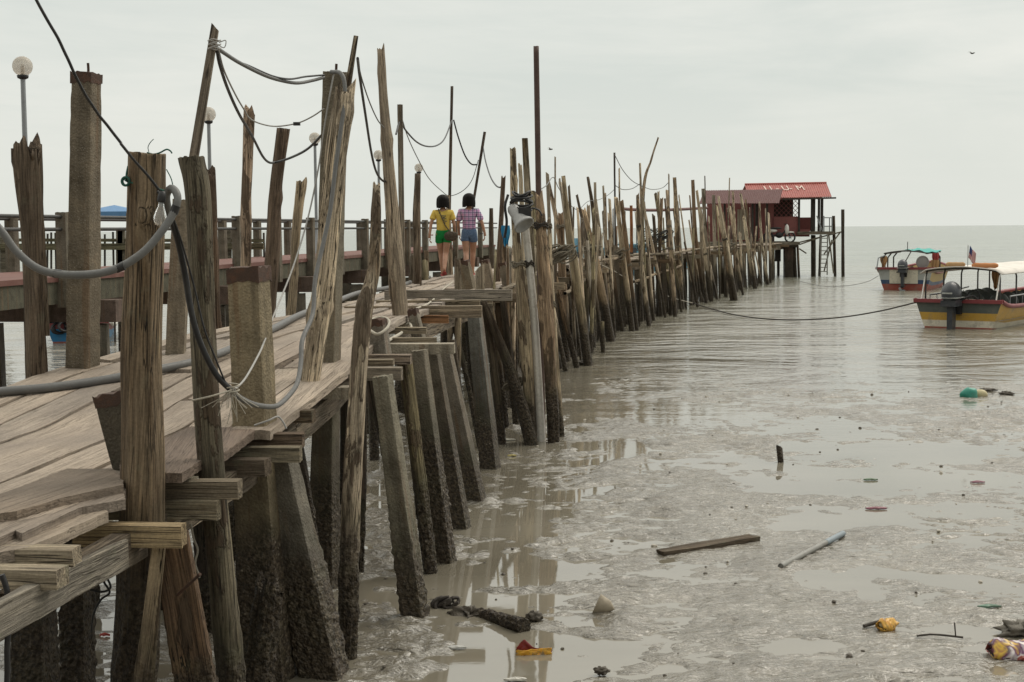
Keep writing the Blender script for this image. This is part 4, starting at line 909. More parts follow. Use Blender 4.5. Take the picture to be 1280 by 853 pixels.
# ------------------------------------------------------------------ the second jetty, concrete, with red deck
J2 = empty("concrete_jetty", (-7.2, 19.8, 0), "concrete jetty with red deck and pipe rails on the left", "jetty")
JA, JB = V((-7.25, 19.5, 0)), V((-2.65, 48.5, 0)); JD = (JB - JA).normalized(); JN = V((-JD.y, JD.x, 0)).normalized()
def jp(t, o, z): return JA + JD * t + JN * o + V((0, 0, z)) - V((-7.2, 19.8, 0))
JW = 2.1
def slab(name, t0, t1, o0, o1, z0, z1, mat, col=None, parent=J2):
    m = MB(); vs = [jp(t, o, z) for t in (t0, t1) for o in (o0, o1) for z in (z0, z1)]
    m.add(vs, [(0, 1, 3, 2), (4, 6, 7, 5), (0, 4, 5, 1), (2, 3, 7, 6), (0, 2, 6, 4), (1, 5, 7, 3)]); return m.build(name, mat, parent, color=col)
slab("deck", -14, 42, 0, JW, 2.04, 2.12, M_REDC)
slab("edge_beam", -14, 42, .03, .28, 1.70, 2.038, M_CONCD, (.11, .105, .075)); slab("edge_beam", -14, 42, JW - .28, JW - .03, 1.70, 2.038, M_CONCD, (.2, .185, .14))
t = -12.5
k = 0
while t < 42:
    slab("cap_beam", t - .2, t + .2, -.32, JW + .3, 1.34, 1.698, M_CONCD, (.15, .11, .09))
    for o_ in (.12, JW - .12):
        pb = jp(t, o_, -.4); pt = jp(t, o_, 1.298); _seed[0] += 1
        sweep("pile", [pb, pt], [.2, .19], 'square', 16, .2, .05, M_CONC, (.20, .18, .145), 'flat', .15, _seed[0], J2)
    t += 5.4; k += 1
t = -13
railp = []
while t < 42:
    for o_ in (-.06, JW + .06):
        _seed[0] += 1
        sweep("rail_post", [jp(t, o_, 1.65), jp(t, o_, 3.10)], [.09, .087], 'square', 16, .3, .04, M_CONCD, (.17, .15, .115), 'flat', -.2, _seed[0], J2)
    t += 2.55
for o_ in (-.06, JW + .06):
    for z in (3.03, 2.84):
        m = MB(); m.tube([jp(s, o_, z) for s in np.linspace(-14, 42, 15)], .028, 8); m.build("handrail", M_PIPE, J2)
mgl, ntg, bgl = new_mat("globe_glass"); bgl.inputs['Base Color'].default_value = (.74, .69, .62, 1); bgl.inputs['Roughness'].default_value = .22; bgl.inputs['Transmission Weight'].default_value = .55; bgl.inputs['Subsurface Weight'].default_value = 0; bgl.inputs['IOR'].default_value = 1.15
lampt = [("globe lamp nearest, above the split grey log", 28, 83, 24.6), ("globe lamp seen between the slanting stick and the peeling log", 260.5, 143, 33.2), ("globe lamp left of the tall cable post", 393.5, 173, 41.6), ("globe lamp above the bent log's pointed tip", 473, 194, 49), ("globe lamp just left of the woman in yellow's pole", 523.5, 210, 55.5)]
lamp0 = None
for i, (lab, px, py, Y) in enumerate(lampt):
    top = P(px, py, Y)
    if lamp0 is None:
        lamp0 = empty("globe_lamp", (top.x, top.y, 2.12)); L_ = lamp0
        h = top.z - 2.12
        m = MB(); m.lathe([(.11, 0), (.11, .03), (.05, .05), (.046, 1.2), (.042, h - .26), (.042, h - .2)], 12); m.build("pole", M_STEEL, L_)
        m = MB(); m.lathe([(.01, h - .24), (.09, h - .2), (.10, h - .155), (.085, h - .15)], 16); m.build("collar", M_BLACK, L_)
        m = MB(); m.sphere((0, 0, h), .17, 0, 24, 16); m.build("globe", mgl, L_)
        m = MB(); m.lathe([(.03, h - .14), (.032, h - .02), (.022, h + .03), (.002, h + .035)], 10); m.build("lamp_tube", M_WHITE, L_)
    else:
        L_ = lamp0.copy(); COL.objects.link(L_)
        for ch in list(lamp0.children):
            c = ch.copy(); COL.objects.link(c); c.parent = L_
        L_.location = (top.x, top.y, top.z - h)
    tag(L_, lab, "street lamp", "globe lamps along the concrete jetty")
# paling fence and walkway farther left
pf = empty("paling_walkway", P(95, 336, 34), "distant wooden walkway with upright palings seen behind the tall pebbled pile", "walkway")
o0 = pf.location.copy()
m = MB(); m.bar(P(-60, 309, 36) - o0, P(330, 308, 36) - o0, .3, .16); m.bar(P(-60, 300, 36) - o0, P(330, 301, 36) - o0, .06, .08); m.build("beam", M_BEAM, pf, color=(.20, .185, .12))
for x in list(range(59, 90, 5)) + [131, 141, 190, 250, 330]:
    m = MB(); a = P(x, 338, 36) - o0; b_ = P(x + RNG.uniform(-.5, .5), 291 + RNG.uniform(-1, 2), 36) - o0; a.z = -2.5 if x % 3 == 0 else a.z
    m.bar(a, b_, .045, .03); m.build("paling", M_DARK, pf)
for x in (5, 150, 152, 285, 230):
    m = MB(); m.bar(P(x, 395, 36) - o0, P(x, 285, 36) - o0, .16, .16, up=(0, 1, 0)); m.build("post", M_BEAM, pf, color=(.2, .18, .14))
# breakwater-like low far platform
# blue pavilion
pv = empty("blue_pavilion", P(143, 300, 60), "small blue pyramid roof on thin posts far behind the rails", "pavilion"); 
m = MB(); a = P(143, 256.5, 60) - pv.location; w_ = 1.15
cs = [V((sx * w_ + a.x, sy * w_, P(143, 265, 60).z - pv.location.z)) for sx, sy in ((-1, -1), (1, -1), (1, 1), (-1, 1))]
lo = [c - V((0, 0, .2)) for c in cs]
m.add(cs + [V((a.x, 0, a.z))] + lo, [(0, 1, 4), (1, 2, 4), (2, 3, 4), (3, 0, 4)] + [(5 + i, 5 + (i + 1) % 4, (i + 1) % 4, i) for i in range(4)])
M_BLUE = paint_mat("blue_sheet", (.10, .24, .45), .6, 0, .2); m.build("roof", M_BLUE, pv)
for c in lo:
    m = MB(); m.tube([c + V((0, 0, .05)), V((c.x, c.y, -3))], .04, 6); m.build("post", M_DARK, pv)

# ------------------------------------------------------------------ the stilt house at the end
HY = 80.5
SH = empty("stilt_house", P(1000, 350, HY), "maroon stilt house with red ribbed roof at the jetty end", "house"); HO = SH.location.copy()
def hp(px, py, dy=0.): return P(px, py, HY + dy) - HO
def hbox(name, x0, x1, y0, y1, dy0, dy1, mat, color=None, sub=None):
    a = P(x0, y0, HY + dy0); b_ = P(x1, y1, HY + dy0); m = MB()
    m.box(V(((a.x + b_.x) / 2, HY + (dy0 + dy1) / 2, (a.z + b_.z) / 2)) - HO, (abs(b_.x - a.x), abs(dy1 - dy0), abs(a.z - b_.z))); return m.build(name, mat, sub or SH, color=color)
def ribbed(name, e0, e1, r0, r1, mat, n=60, amp=.035, th=.03):
    """a corrugated sheet between the eave e0-e1 and the ridge r0-r1"""
    vs = []; fs = []
    nn = ((e1 - e0).cross(r0 - e0)).normalized()
    for i in range(n * 4 + 1):
        t = i / (n * 4); o_ = nn * (amp * (1 if i % 4 in (0, 1) else 0))
        vs += [e0.lerp(e1, t) + o_, r0.lerp(r1, t) + o_, e0.lerp(e1, t) + o_ - nn * th, r0.lerp(r1, t) + o_ - nn * th]
    for i in range(n * 4): a = 4 * i; b_ = a + 4; fs += [(a, b_, b_ + 1, a + 1), (a + 2, a + 3, b_ + 3, b_ + 2), (a, a + 2, b_ + 2, b_), (a + 1, b_ + 1, b_ + 3, a + 3)]
    return mk(name, vs, fs, mat, SH)
rA, rB = hp(931, 231.5, 2.2), hp(1033, 229.5, 2.2); eA, eB = hp(936, 248.5, -.6), hp(1039.5, 246.3, -.6)
ribbed("roof", eA, eB, rA, rB, M_REDROOF, 38)
ba, bb = V((rA.x, rA.y + 2.6, eA.z)), V((rB.x + .3, rB.y + 2.6, eB.z)); ribbed("roof", ba, bb, rA, rB, M_REDROOF, 38)
m = MB(); m.tube([rA + V((0, 0, .03)), rB + V((0, 0, .03))], .07, 8); m.build("ridge_cap", M_REDROOF, SH)
m = MB(); m.bar(hp(978, 249.3, -.65), hp(1045, 247.6, -.65), .12, .09); m.build("fascia", M_DARK, SH)
# faded letters on the roof slope
xd = (eB - eA).normalized(); ud = (rA - eA).normalized(); rn = xd.cross(ud).normalized()
Rt = Matrix((xd, (ud - xd * ud.dot(xd)).normalized(), rn)).transposed().to_quaternion()
for ch, px, py in (("J", 960, 236.6), ("J", 967, 236.4), ("-", 974, 236.4), ("U", 982, 236.2), ("-", 991, 236.2), ("M", 1000, 236.0)):
    cu = bpy.data.curves.new("roof_letter", 'FONT'); cu.body = ch; cu.size = 1.45; cu.extrude = .004; cu.space_character = 1
    ob = bpy.data.objects.new("roof_letter", cu); COL.objects.link(ob)
    dg = bpy.context.evaluated_depsgraph_get(); me = bpy.data.meshes.new_from_object(ob.evaluated_get(dg)); bpy.data.objects.remove(ob); me.name = "roof_letter"
    me.materials.clear(); me.materials.append(paint_mat("faded_roof_paint", (.74, .60, .52), .7, 0, .35, (.5, .15, .11), 3))
    ob = bpy.data.objects.new("roof_letter", me); COL.objects.link(ob); ob.parent = SH
    d = ray(px, py); p0 = eA + HO; tt = ((p0 - CO).dot(rn)) / d.dot(rn); pt = CO + d * tt - HO + rn * .06
    ob.rotation_mode = 'QUATERNION'; ob.rotation_quaternion = Rt; ob.scale = (.42, .95, 1); ob.location = pt - xd * .2 - ud * .5
# lower roof
lA, lB = hp(880, 238.5, -.4), hp(978.5, 237.0, -.4); mA, mB_ = hp(874, 255, -2.2), hp(974, 254.3, -2.2)
ribbed("lower_roof", mA, mB_, lA, lB, M_DKROOF, 44, .03)
hbox("wall", 884, 968, 241, 303, 1.4, 1.5, M_MAROON)
hbox("wall", 967, 999, 271, 296, -.2, -.08, M_MAROON)
hbox("wall", 947, 967.4, 255, 300, -.15, -.05, M_MAROON)
hbox("wall", 1000, 1015, 272, 289, 1.9, 2.0, M_MAROON); hbox("wall", 999, 1012, 287, 296, -.2, -.1, M_MAROON)
hbox("side_wall", 998.6, 999.4, 272, 295, -.06, 3.0, M_MAROON)
# lattice panel made of crossed slats
m = MB(); x0, x1 = hp(967, 260).x, hp(998.5, 260).x; z0, z1 = hp(980, 271.5).z, hp(980, 249.5).z; st = .26
k = x0 - (z1 - z0)
while k < x1:
    for sgn in (1, -1):
        a, b_ = (k, k + (z1 - z0)); a0, b0 = max(a, x0), min(b_, x1)
        if b0 - a0 > .05:
            za, zb = z0 + (a0 - a), z0 + (b0 - a)
            if sgn < 0: za, zb = z0 + z1 - za, z0 + z1 - zb
            m.bar((a0, -.18 + HY - HO.y + sgn * .012, za), (b0, -.18 + HY - HO.y + sgn * .012, zb), .018, .09, up=(0, 1, 0))
    k += st
m.build("lattice_panel", M_MAROON, SH)
hbox("lattice_backing", 967.2, 991.5, 249.5, 271, .9, 1.0, M_DARK)
for x0, x1, ya, yb_, d0 in ((1014.3, 1017.5, 248, 290, 0), (1023, 1025, 248, 290, 1.5), (1026.5, 1029, 248, 290, 0), (1018, 1019, 248, 290, 3.), (998.2, 1000, 249, 290, -.3), (945, 947.5, 255, 300, -1.0)):
    hbox("post", x0, x1, ya, yb_, d0, d0 + .16, M_DARK)
hbox("floor", 997, 1043, 289.8, 293.3, -.5, 3.4, M_BEAM, (.23, .2, .16)); hbox("floor", 884, 1000, 303.2, 306.4, -1.9, 2.2, M_BEAM, (.25, .225, .18))
hbox("floor_joist", 884, 998, 307, 309.5, -1.7, 1.9, M_BEAM, (.13, .11, .09))
for i, (xa, xb, ya, yb_, wd, col, d0) in enumerate(((985.5, 985.5, 307, 353, 11, (.14, .09, .07), -1.2), (993, 995, 307, 352, 4, DARKW, -1.3), (997, 999.5, 307, 352, 3, BROWN, -1.4), (1016.5, 1017, 294, 343, 6.5, (.12, .105, .085), 0), (1042, 1044.5, 270, 342, 3.8, DARKW, -.2), (1053.5, 1054, 262, 346, 4.2, (.09, .075, .06), -1.2), (966, 967, 307, 356, 4.5, DARKW, -1.5), (973, 973, 307, 345, 4, DARKW, 1.5), (1026, 1024, 294, 343, 3.5, BROWN, .6), (991, 991, 307, 346, 5, DARKW, 1.4))):
    pt = P(xa, ya, HY + d0) - HO; pb = P(xb, yb_, HY + d0) - HO; pb.z = -.4; _seed[0] += 1; r = wd / 2 / PXM(HY)
    sweep("stilt", [pb, pt], [r, r], 'round' if wd < 8 else 'square', 8, .5, .08, M_LOG, col, 'flat', 0, _seed[0], SH)
m = MB()
for (a, b_) in (((1036, 294), (1042, 342)), ((1030, 340), (1040, 300)), ((999, 311), (1008, 317)), ((999, 306), (1025, 297)), ((1000, 303), (1052, 290)), ((1030, 318), (1050, 291))): m.tube([hp(*a, -.4), hp(*b_, -.4)], .04, 6)
m.build("brace", M_BEAM, SH, color=(.3, .27, .21))
m = MB()
for x in (1026, 1034.5): m.tube([hp(x, 293, -.7), hp(x - .5, 344, -.7)], .035, 6)
for i in range(9): y = 298 + i * 5.2; m.tube([hp(1026, y, -.7), hp(1034.3, y, -.7)], .025, 5)
m.build("ladder", paint_mat("grey_ladder", (.30, .29, .26), .6, .2, .4), SH)
m = MB()
for a, b_ in (((1021, 270), (1029, 292)), ((1030, 272.3), (1040, 272.3)), ((1030, 283), (1040, 283)), ((1040, 272), (1040, 290)), ((1037, 272), (1037, 290)), ((1030, 290), (1030, 270)), ((1028.5, 290), (1022, 276))): m.tube([hp(*a, -.45), hp(*b_, -.45)], .03, 6)
m.build("railing", M_STEEL, SH)
m = MB()
for i, (x, yb_) in enumerate(((923, 300), (926, 300), (929, 300), (932, 300))): m.box((hp(x, 280, -.5).x, HY - .5 - HO.y, (hp(x, 262, -.5).z + hp(x, 300, -.5).z) / 2), (.11, .03, abs(hp(x, 262, -.5).z - hp(x, 300, -.5).z)))
m.build("cream_boarding", paint_mat("cream_boards", (.52, .48, .36), .7, 0, .4), SH)
for x in (905, 915, 940, 958): hbox("post", x, x + 2, 254, 303, -1.6, -1.45, M_DARK)
hbox("hanging_tarp", 969, 976, 309, 327, -1.0, -.9, M_DARK)
# motorbike parked on the platform
mb = empty("motorbike", P(974, 303.5, HY - 1.2), "white and black motorbike parked against the maroon wall", "motorbike")
def wheel(par, x):
    m = MB(); m.tube([V((x + .27 * math.cos(t), 0, .29 + .27 * math.sin(t))) for t in np.linspace(0, 6.283, 20)][:-1], .05, 8, closed=True); w0 = m.build("wheel", M_BLACK, par)
    m = MB(); m.tube([V((x, -.05, .29)), V((x, .05, .29))], .07, 8)
    for t in np.linspace(0, 6.283, 9)[:-1]: m.tube([V((x, 0, .29)), V((x + .25 * math.cos(t), 0, .29 + .25 * math.sin(t)))], .01, 4)
    m.build("rim", M_STEEL, w0)
wheel(mb, -.6); wheel(mb, .6)
m = MB(); m.tube(spline([V((-.6, 0, .3)), V((-.2, 0, .42)), V((.2, 0, .5)), V((.42, 0, .85)), V((.36, 0, 1.02))], 4), .05, 8); m.tube([V((.6, 0, .3)), V((.40, 0, .9))], .035, 8); m.sphere((0, 0, .42), (.22, .12, .17)); m.build("frame", M_BLACK, mb)
m = MB(); m.sphere((.42, 0, .72), (.12, .2, .3)); m.sphere((.62, 0, .57), (.22, .07, .05)); m.sphere((-.42, 0, .66), (.32, .11, .10)); m.build("fairing", M_WHITE, mb)
m = MB(); m.sphere((-.22, 0, .80), (.38, .12, .06)); m.build("saddle", M_BLACK, mb)
m = MB(); m.tube([V((.32, -.32, 1.05)), V((.38, 0, 1.0)), V((.32, .32, 1.05))], .018, 6); m.tube([V((.34, -.25, 1.05)), V((.32, -.3, 1.2))], .008, 5); m.sphere((.31, -.31, 1.23), (.02, .06, .035)); m.build("handlebar", M_BLACK, mb)
line("rail_pipe", "long dark maroon pipe rail running level behind the curved pole", "rail", [(772, 261, 62), (810, 263, 66), (850, 262, 70), (884, 260, 76)], .075, M_DKROOF)

# ------------------------------------------------------------------ boats
M_MUST = paint_mat("mustard_paint", (.56, .33, .05), .5, 0, .55, (.17, .15, .115), 3.5); M_CREAM = paint_mat("cream_paint", (.76, .70, .56), .55, 0, .55, (.17, .15, .115), 3.5)
M_GGREY = paint_mat("green_grey_paint", (.10, .115, .10), .55, 0, .55, (.17, .15, .115), 3.5); M_RAIL = paint_mat("dark_red_paint", (.24, .045, .05), .5, 0, .25)
M_LGREY = paint_mat("light_grey_paint", (.42, .44, .42), .55, 0, .55, (.17, .15, .115), 3.5); M_NAVY = paint_mat("navy_paint", (.035, .075, .16), .5, 0, .55, (.17, .15, .115), 3.5); M_HRED = paint_mat("hull_red_paint", (.36, .075, .05), .55, 0, .55, (.17, .15, .115), 3.5)
M_BBLUE = paint_mat("bright_blue_paint", (.02, .20, .42), .5, 0, .3); M_TEAL = paint_mat("teal_canvas", (.07, .40, .36), .8, 0, .2); M_CANV = paint_mat("white_canvas", (.74, .70, .64), .8, 0, .15, (.5, .45, .38), 2)
M_ORNG = paint_mat("orange_canvas", (.62, .26, .10), .8, 0, .2); M_TAN = paint_mat("tan_canvas", (.50, .30, .14), .85, 0, .25); M_SEAT = paint_mat("dark_green_vinyl", (.055, .065, .06), .55, 0, .2); M_MOTOR = paint_mat("dark_grey_cowling", (.05, .055, .065), .35, 0, .2)
M_FLAGR = paint_mat("red_cloth", (.42, .07, .07), .85, 0, .15); M_MESHG = paint_mat("grey_net", (.30, .29, .28), .9, 0, .3)
def hull(par, st, bands, mats, tmats, rail_mat):
    """st: (y, half width top, half width bottom, sheer z); bands: z limits; a hull of painted strakes with a closed transom"""
    zs = [-.3] + bands; K = len(zs)
    vs = []; fs = []; mi = []
    for (y, wt, wb, zt) in st:
        row = []
        for i, z in enumerate(zs):
            f = (z + .3) / (zs[-1] + .3); zz = -.3 + f * (zt + .3); w_ = wb * .8 + (wt - wb * .8) * (f ** .75); row.append((w_, zz))
        vs += [V((-w_, y - .25 * (z / zt if y == 0 else 0) * 0, z)) for w_, z in row] + [V((w_, y, z)) for w_, z in row]
    for s in range(len(st) - 1):
        a, b_ = s * 2 * K, (s + 1) * 2 * K
        for i in range(K - 1):
            fs += [(a + i, a + i + 1, b_ + i + 1, b_ + i), (a + K + i, b_ + K + i, b_ + K + i + 1, a + K + i + 1)]; mi += [mats[i]] * 2
    for i in range(K - 1): fs.append((i, K + i, K + i + 1, i + 1)); mi.append(tmats[i])
    return vs, fs, mi, K
def outboard(par, loc, s=1., tilt=0.):
    e = MB(); e.sphere((0, 0, .26), (.19, .27, .24), 0, 16, 12); e.box((0, 0, .06), (.30, .42, .12))
    Rx = Matrix.Rotation(tilt, 3, 'X')
    def fin(mbx, nm, mat, p):
        mbx.v = [V(loc) + (Rx @ v) * s for v in mbx.v]; return mbx.build(nm, mat, p)
    o = fin(e, "outboard_motor", M_MOTOR, par)
    m = MB(); m.box((0, .02, -.28), (.11, .22, .6)); m.box((0, -.02, -.5), (.22, .36, .03)); m.sphere((0, -.02, -.68), (.07, .24, .07)); m.box((0, -.02, -.80), (.03, .2, .2)); fin(m, "leg", M_MOTOR, o)
    m = MB(); m.box((0, .24, -.02), (.26, .14, .30)); m.tube(spline([V((.1, .2, .1)), V((.3, .35, .2)), V((.35, .6, .1))], 4), .025, 6); m.tube(spline([V((-.1, .2, .05)), V((-.28, .3, .0)), V((-.2, .5, .1))], 4), .02, 6); fin(m, "bracket", M_BLACK, o)
    m = MB()
    for k in range(3):
        a = k * 2.094; m.box((.08 * math.cos(a), -.28, -.68 + .08 * math.sin(a)), (.13, .02, .08), 0, Matrix.Rotation(-a, 3, 'Y'))
    fin(m, "propeller", M_STEEL, o); m = MB(); m.box((0, -.268, .27), (.2, .012, .03)); m.box((.0, .0, .175), (.385, .55, .012)); fin(m, "trim_stripe", M_LGREY, o)
def rail_tube(par, pts, r, mat, nm):
    m = MB(); m.tube(pts, r, 6); return m.build(nm, mat, par)

STN = [(0, 1.17, .93, .73), (.8, 1.2, .95, .58), (2.8, 1.26, 1.0, .56), (5.2, 1.2, .92, .60), (7.4, .86, .56, .68), (9.2, .1, .05, .80)]
def tour_boat(name, label, loc, th):
    B = empty(name, loc, label, "boat", rot=(0, 0, -th))
    vs, fs, mi, K = hull(B, STN, [.03, .21, .42, .73], [0, 1, 2, 2], [0, 1, 2, 3], None)
    mk("hull", vs, fs, [M_HRED, M_CREAM, M_MUST, M_GGREY], B, mi)
    for sx in (-1, 1):
        m = MB(); pts = [V((sx * (wt + .01), y, zt + .02)) for y, wt, wb, zt in STN]; m.tube(spline(pts, 4), .06, 8); m.build("gunwale", M_RAIL, B)
    m = MB(); m.box((0, -.02, .74), (2.42, .14, .10)); m.build("transom_rail", M_RAIL, B)
    m = MB(); vs2 = [V((sx * wt * .93, y, .22)) for y, wt, wb, zt in STN for sx in (-1, 1)]; m.add(vs2, [(2 * i, 2 * i + 1, 2 * i + 3, 2 * i + 2) for i in range(len(STN) - 1)]); m.build("floor", M_LGREY, B)
    # seats: two files of padded backs
    for j in range(5):
        for sx in (-.68, .0, .68):
            y = 1.5 + j * .85
            if sx == 0 and j > 2: continue
            m = MB(); m.sphere((sx, y, .62), (.29, .09, .30), 0, 14, 10); m.sphere((sx, y + .28, .42), (.29, .27, .09), 0, 12, 8); m.tube([V((sx - .2, y + .1, .2)), V((sx - .2, y + .1, .42))], .02, 5); m.tube([V((sx + .2, y + .1, .2)), V((sx + .2, y + .1, .42))], .02, 5)
            m.build("seat", M_SEAT, B)
    # steering wheel on a console
    m = MB(); m.box((.1, 1.0, .5), (.5, .14, .5)); m.build("console", M_CREAM, B)
    m = MB(); m.tube([V((.15 + .17 * math.cos(t), .88, .84 + .17 * math.sin(t))) for t in np.linspace(0, 6.283, 22)[:-1]], .02, 6, closed=True); m.tube([V((.15, .9, .84)), V((.15, 1.0, .72))], .02); m.tube([V((0, .88, .84)), V((.3, .88, .84))], .012); m.build("steering_wheel", M_BLACK, B)
    for sx in (-1.02, 1.02):
        for y in (.35, 1.9, 3.5, 5.1, 6.3):
            rail_tube(B, [V((sx, y, .55)), V((sx, y, 1.38)), V((sx * .96, y, 1.54))], .026, M_PIPE, "canopy_post")
        rail_tube(B, [V((sx, -.0, .72)), V((sx * 1.0, .32, 1.45))], .022, M_WHITE, "stay")
        rail_tube(B, [V((sx * 1.08, 1.0, .85)), V((sx * 1.12, 2.6, .86)), V((sx * 1.06, 4.4, .95))], .022, M_STEEL, "side_rail")
        for y in (1.0, 1.6, 2.2, 2.8, 3.4, 4.0): rail_tube(B, [V((sx * 1.09, y, .6)), V((sx * 1.09, y, .87))], .014, M_STEEL, "rail_stanchion")
    # canvas canopy
    nx, ny = 14, 16; vs = []; fs = []
    for lay in (0, -.025):
        for j in range(ny + 1):
            for i in range(nx + 1):
                u = i / nx * 2 - 1; y = .15 + 6.4 * j / ny
                sag = .018 * math.cos(j / ny * 8 * math.pi); vs.append(V((u * 1.12, y, 1.56 + .11 * (1 - u * u) ** .9 - (.07 if abs(u) == 1 else 0) + sag * (1 - abs(u)) + lay)))
    N_ = (nx + 1) * (ny + 1)
    for j in range(ny):
        for i in range(nx):
            a = j * (nx + 1) + i; fs += [(a, a + 1, a + nx + 2, a + nx + 1), (N_ + a, N_ + a + nx + 1, N_ + a + nx + 2, N_ + a + 1)]
    edge = [i for i in range(nx + 1)] + [(j + 1) * (nx + 1) - 1 for j in range(1, ny + 1)] + [ny * (nx + 1) + i for i in range(nx - 1, -1, -1)] + [j * (nx + 1) for j in range(ny - 1, 0, -1)]
    for a, b_ in zip(edge, edge[1:] + edge[:1]): fs.append((b_, a, N_ + a, N_ + b_))
    mk("canopy", vs, fs, M_CANV, B, None, True)
    for y in (.35, 1.9, 3.5, 5.1, 6.3): rail_tube(B, spline([V((u * 1.02, y, 1.53 + .09 * (1 - u * u) ** .9)) for u in (-1, -.7, -.3, 0, .3, .7, 1)], 3), .02, M_PIPE, "canopy_hoop")
    outboard(B, (-.05, -.42, .62), 1.35)
    return B
b1 = G(1197, 410.5, 0)
TH1 = math.radians(35)
B1 = tour_boat("tour_boat", "mustard and cream passenger boat with white canopy, nearest boat on the right", b1, TH1)
def on1(x, y, z): return Matrix.Translation(b1) @ Matrix.Rotation(-TH1, 4, 'Z') @ V((x, y, z))
def roll_thing(name, label, cat, p, ln, r, mat, th, group=None):
    m = MB(); m.tube([V((-ln / 2 + ln * i / 10, 0, 0)) for i in range(11)], [r * .55] + [r * (1 + .06 * math.sin(i * 1.9)) for i in range(9)] + [r * .55], 12)
    o = m.build(name, mat, None, p); o.rotation_euler = (0, 0, -th); return tag(o, label, cat, group)
roll_thing("life_vest_roll", "tan rolled life vests at the left end of the canopy edge", "life vests", on1(-.18, .30, 1.73), .52, .065, M_TAN, TH1)
roll_thing("life_vest_roll", "orange rolled life vests at the right end of the canopy edge", "life vests", on1(.62, .30, 1.71), .70, .07, M_ORNG, TH1)
def hang_cloth(name, label, cat, p, w_, h, mat, th, fold=.05):
    nx, nz = 10, 10; vs = []; fs = []
    for lay in (0, .03):
        for j in range(nz + 1):
            for i in range(nx + 1):
                u = i / nx - .5; f = j / nz; ww = w_ * (.55 + .45 * math.sin(math.pi * min(1, f + .25)))
                vs.append((u * ww, fold * math.sin(u * 16 + f * 2) * (.4 + f) + lay, -h * f + .03 * math.sin(u * 9) * f))
    N_ = (nx + 1) * (nz + 1)
    for j in range(nz):
        for i in range(nx):
            a = j * (nx + 1) + i; fs += [(a, a + 1, a + nx + 2, a + nx + 1), (N_ + a, N_ + a + nx + 1, N_ + a + nx + 2, N_ + a + 1)]
    o = mk(name, vs, fs, mat, None, None, True, p); o.rotation_euler = (0, 0, -th); return tag(o, label, cat)
hang_cloth("life_vest", "tan life vest hanging from the near boat's canopy hoop", "life vest", on1(.45, 1.9, 1.56), .22, .55, M_TAN, TH1)
hang_cloth("red_flag", "red cloth flag hanging at the right side of the near boat", "flag", on1(1.1, 3.4, 1.56), .36, .52, M_FLAGR, TH1)
# small striped flag with a blue canton on the canopy
fg = empty("striped_flag", on1(.16, .28, 1.67), "small red and white striped flag with blue corner on the near boat canopy", "flag", rot=(0, 0, -TH1)); fg.scale = (.72, .72, .72)
m = MB(); m.tube([(0, 0, 0), (0, 0, .82)], .012, 6); m.build("flagstaff", M_DARK, fg)
mf, ntf, bf = new_mat("striped_cloth"); qf = NT(ntf); tcf = qf.n('ShaderNodeTexCoord'); spf = qf.n('ShaderNodeSeparateXYZ'); ntf.links.new(tcf.outputs['UV'], spf.inputs[0])
strp = qf.math('GREATER_THAN', qf.math('FRACT', qf.math('MULTIPLY', spf.outputs[1], 7.)), .5); cf = qf.mix(strp, (.62, .56, .54), (.45, .07, .07))
cant = qf.math('MULTIPLY', qf.math('LESS_THAN', spf.outputs[0], .5), qf.math('GREATER_THAN', spf.outputs[1], .43)); ntf.links.new(qf.mix(cant, cf, (.03, .05, .16)), bf.inputs['Base Color'])
vs = []; fs = []
for j in range(7):
    for i in range(9): u, f = i / 8, j / 6; vs.append((.02 + .24 * u + .04 * f, .045 * math.sin(u * 8 + f), .80 - .46 * (1 - f) - .3 * u))
for j in range(6):
    for i in range(8): a = j * 9 + i; fs.append((a, a + 1, a + 10, a + 9))
o = mk("flag_cloth", vs, fs, mf, fg, None, True); uv = o.data.uv_layers.new(name="UVMap")
for lp in o.data.loops: k = lp.vertex_index; uv.data[lp.index].uv = ((k % 9) / 8, (k // 9) / 6)
md = o.modifiers.new("thick", 'SOLIDIFY'); md.thickness = .006

# far boat
b2 = G(1131, 363, 0); TH2 = math.radians(24)
B2 = empty("tour_boat", b2, "grey, navy and red boat with patchy teal canopy, moored farther out", "boat", rot=(0, 0, -TH2))
vs, fs, mi, K = hull(B2, STN, [.345, .52, .70, 1.0], [0, 1, 3, 3], [0, 1, 2, 2], None)
vs = [V((v.x * 1.0, v.y, v.z * 1.28)) for v in vs]
mk("hull", vs, fs, [M_HRED, M_NAVY, M_LGREY, paint_mat("ochre_paint", (.46, .33, .13), .6, 0, .3)], B2, mi)
for sx in (-1, 1):
    m = MB(); m.tube(spline([V((sx * (wt + .01), y, zt * 1.28 + .02)) for y, wt, wb, zt in STN], 4), .06, 8); m.build("gunwale", M_RAIL, B2)
m = MB(); m.box((0, -.02, .95), (2.5, .16, .10)); m.build("transom_rail", M_RAIL, B2)
m = MB(); m.box((-.05, -.03, .60), (1.2, .05, .62)); m.build("splash_patch", M_CREAM, B2)
for sx, ys_ in ((-1.0, (.2, 1.6, 3.2)), (1.0, (2.2, 3.6))):
    for y in ys_: rail_tube(B2, [V((sx, y, .8)), V((sx, y, 1.38)), V((sx * .85, y, 1.58))], .035, M_PIPE, "canopy_post")
for y in (.2, 1.6, 3.2, 4.2): rail_tube(B2, spline([V((u, y, 1.58 + .12 * (1 - u * u))) for u in (-.95, -.5, 0, .5, .95)], 3), .03, M_PIPE, "canopy_hoop")
for sx in (-.85, .85): rail_tube(B2, [V((sx, .2, 1.59)), V((sx, 4.2, 1.59))], .03, M_PIPE, "canopy_frame")
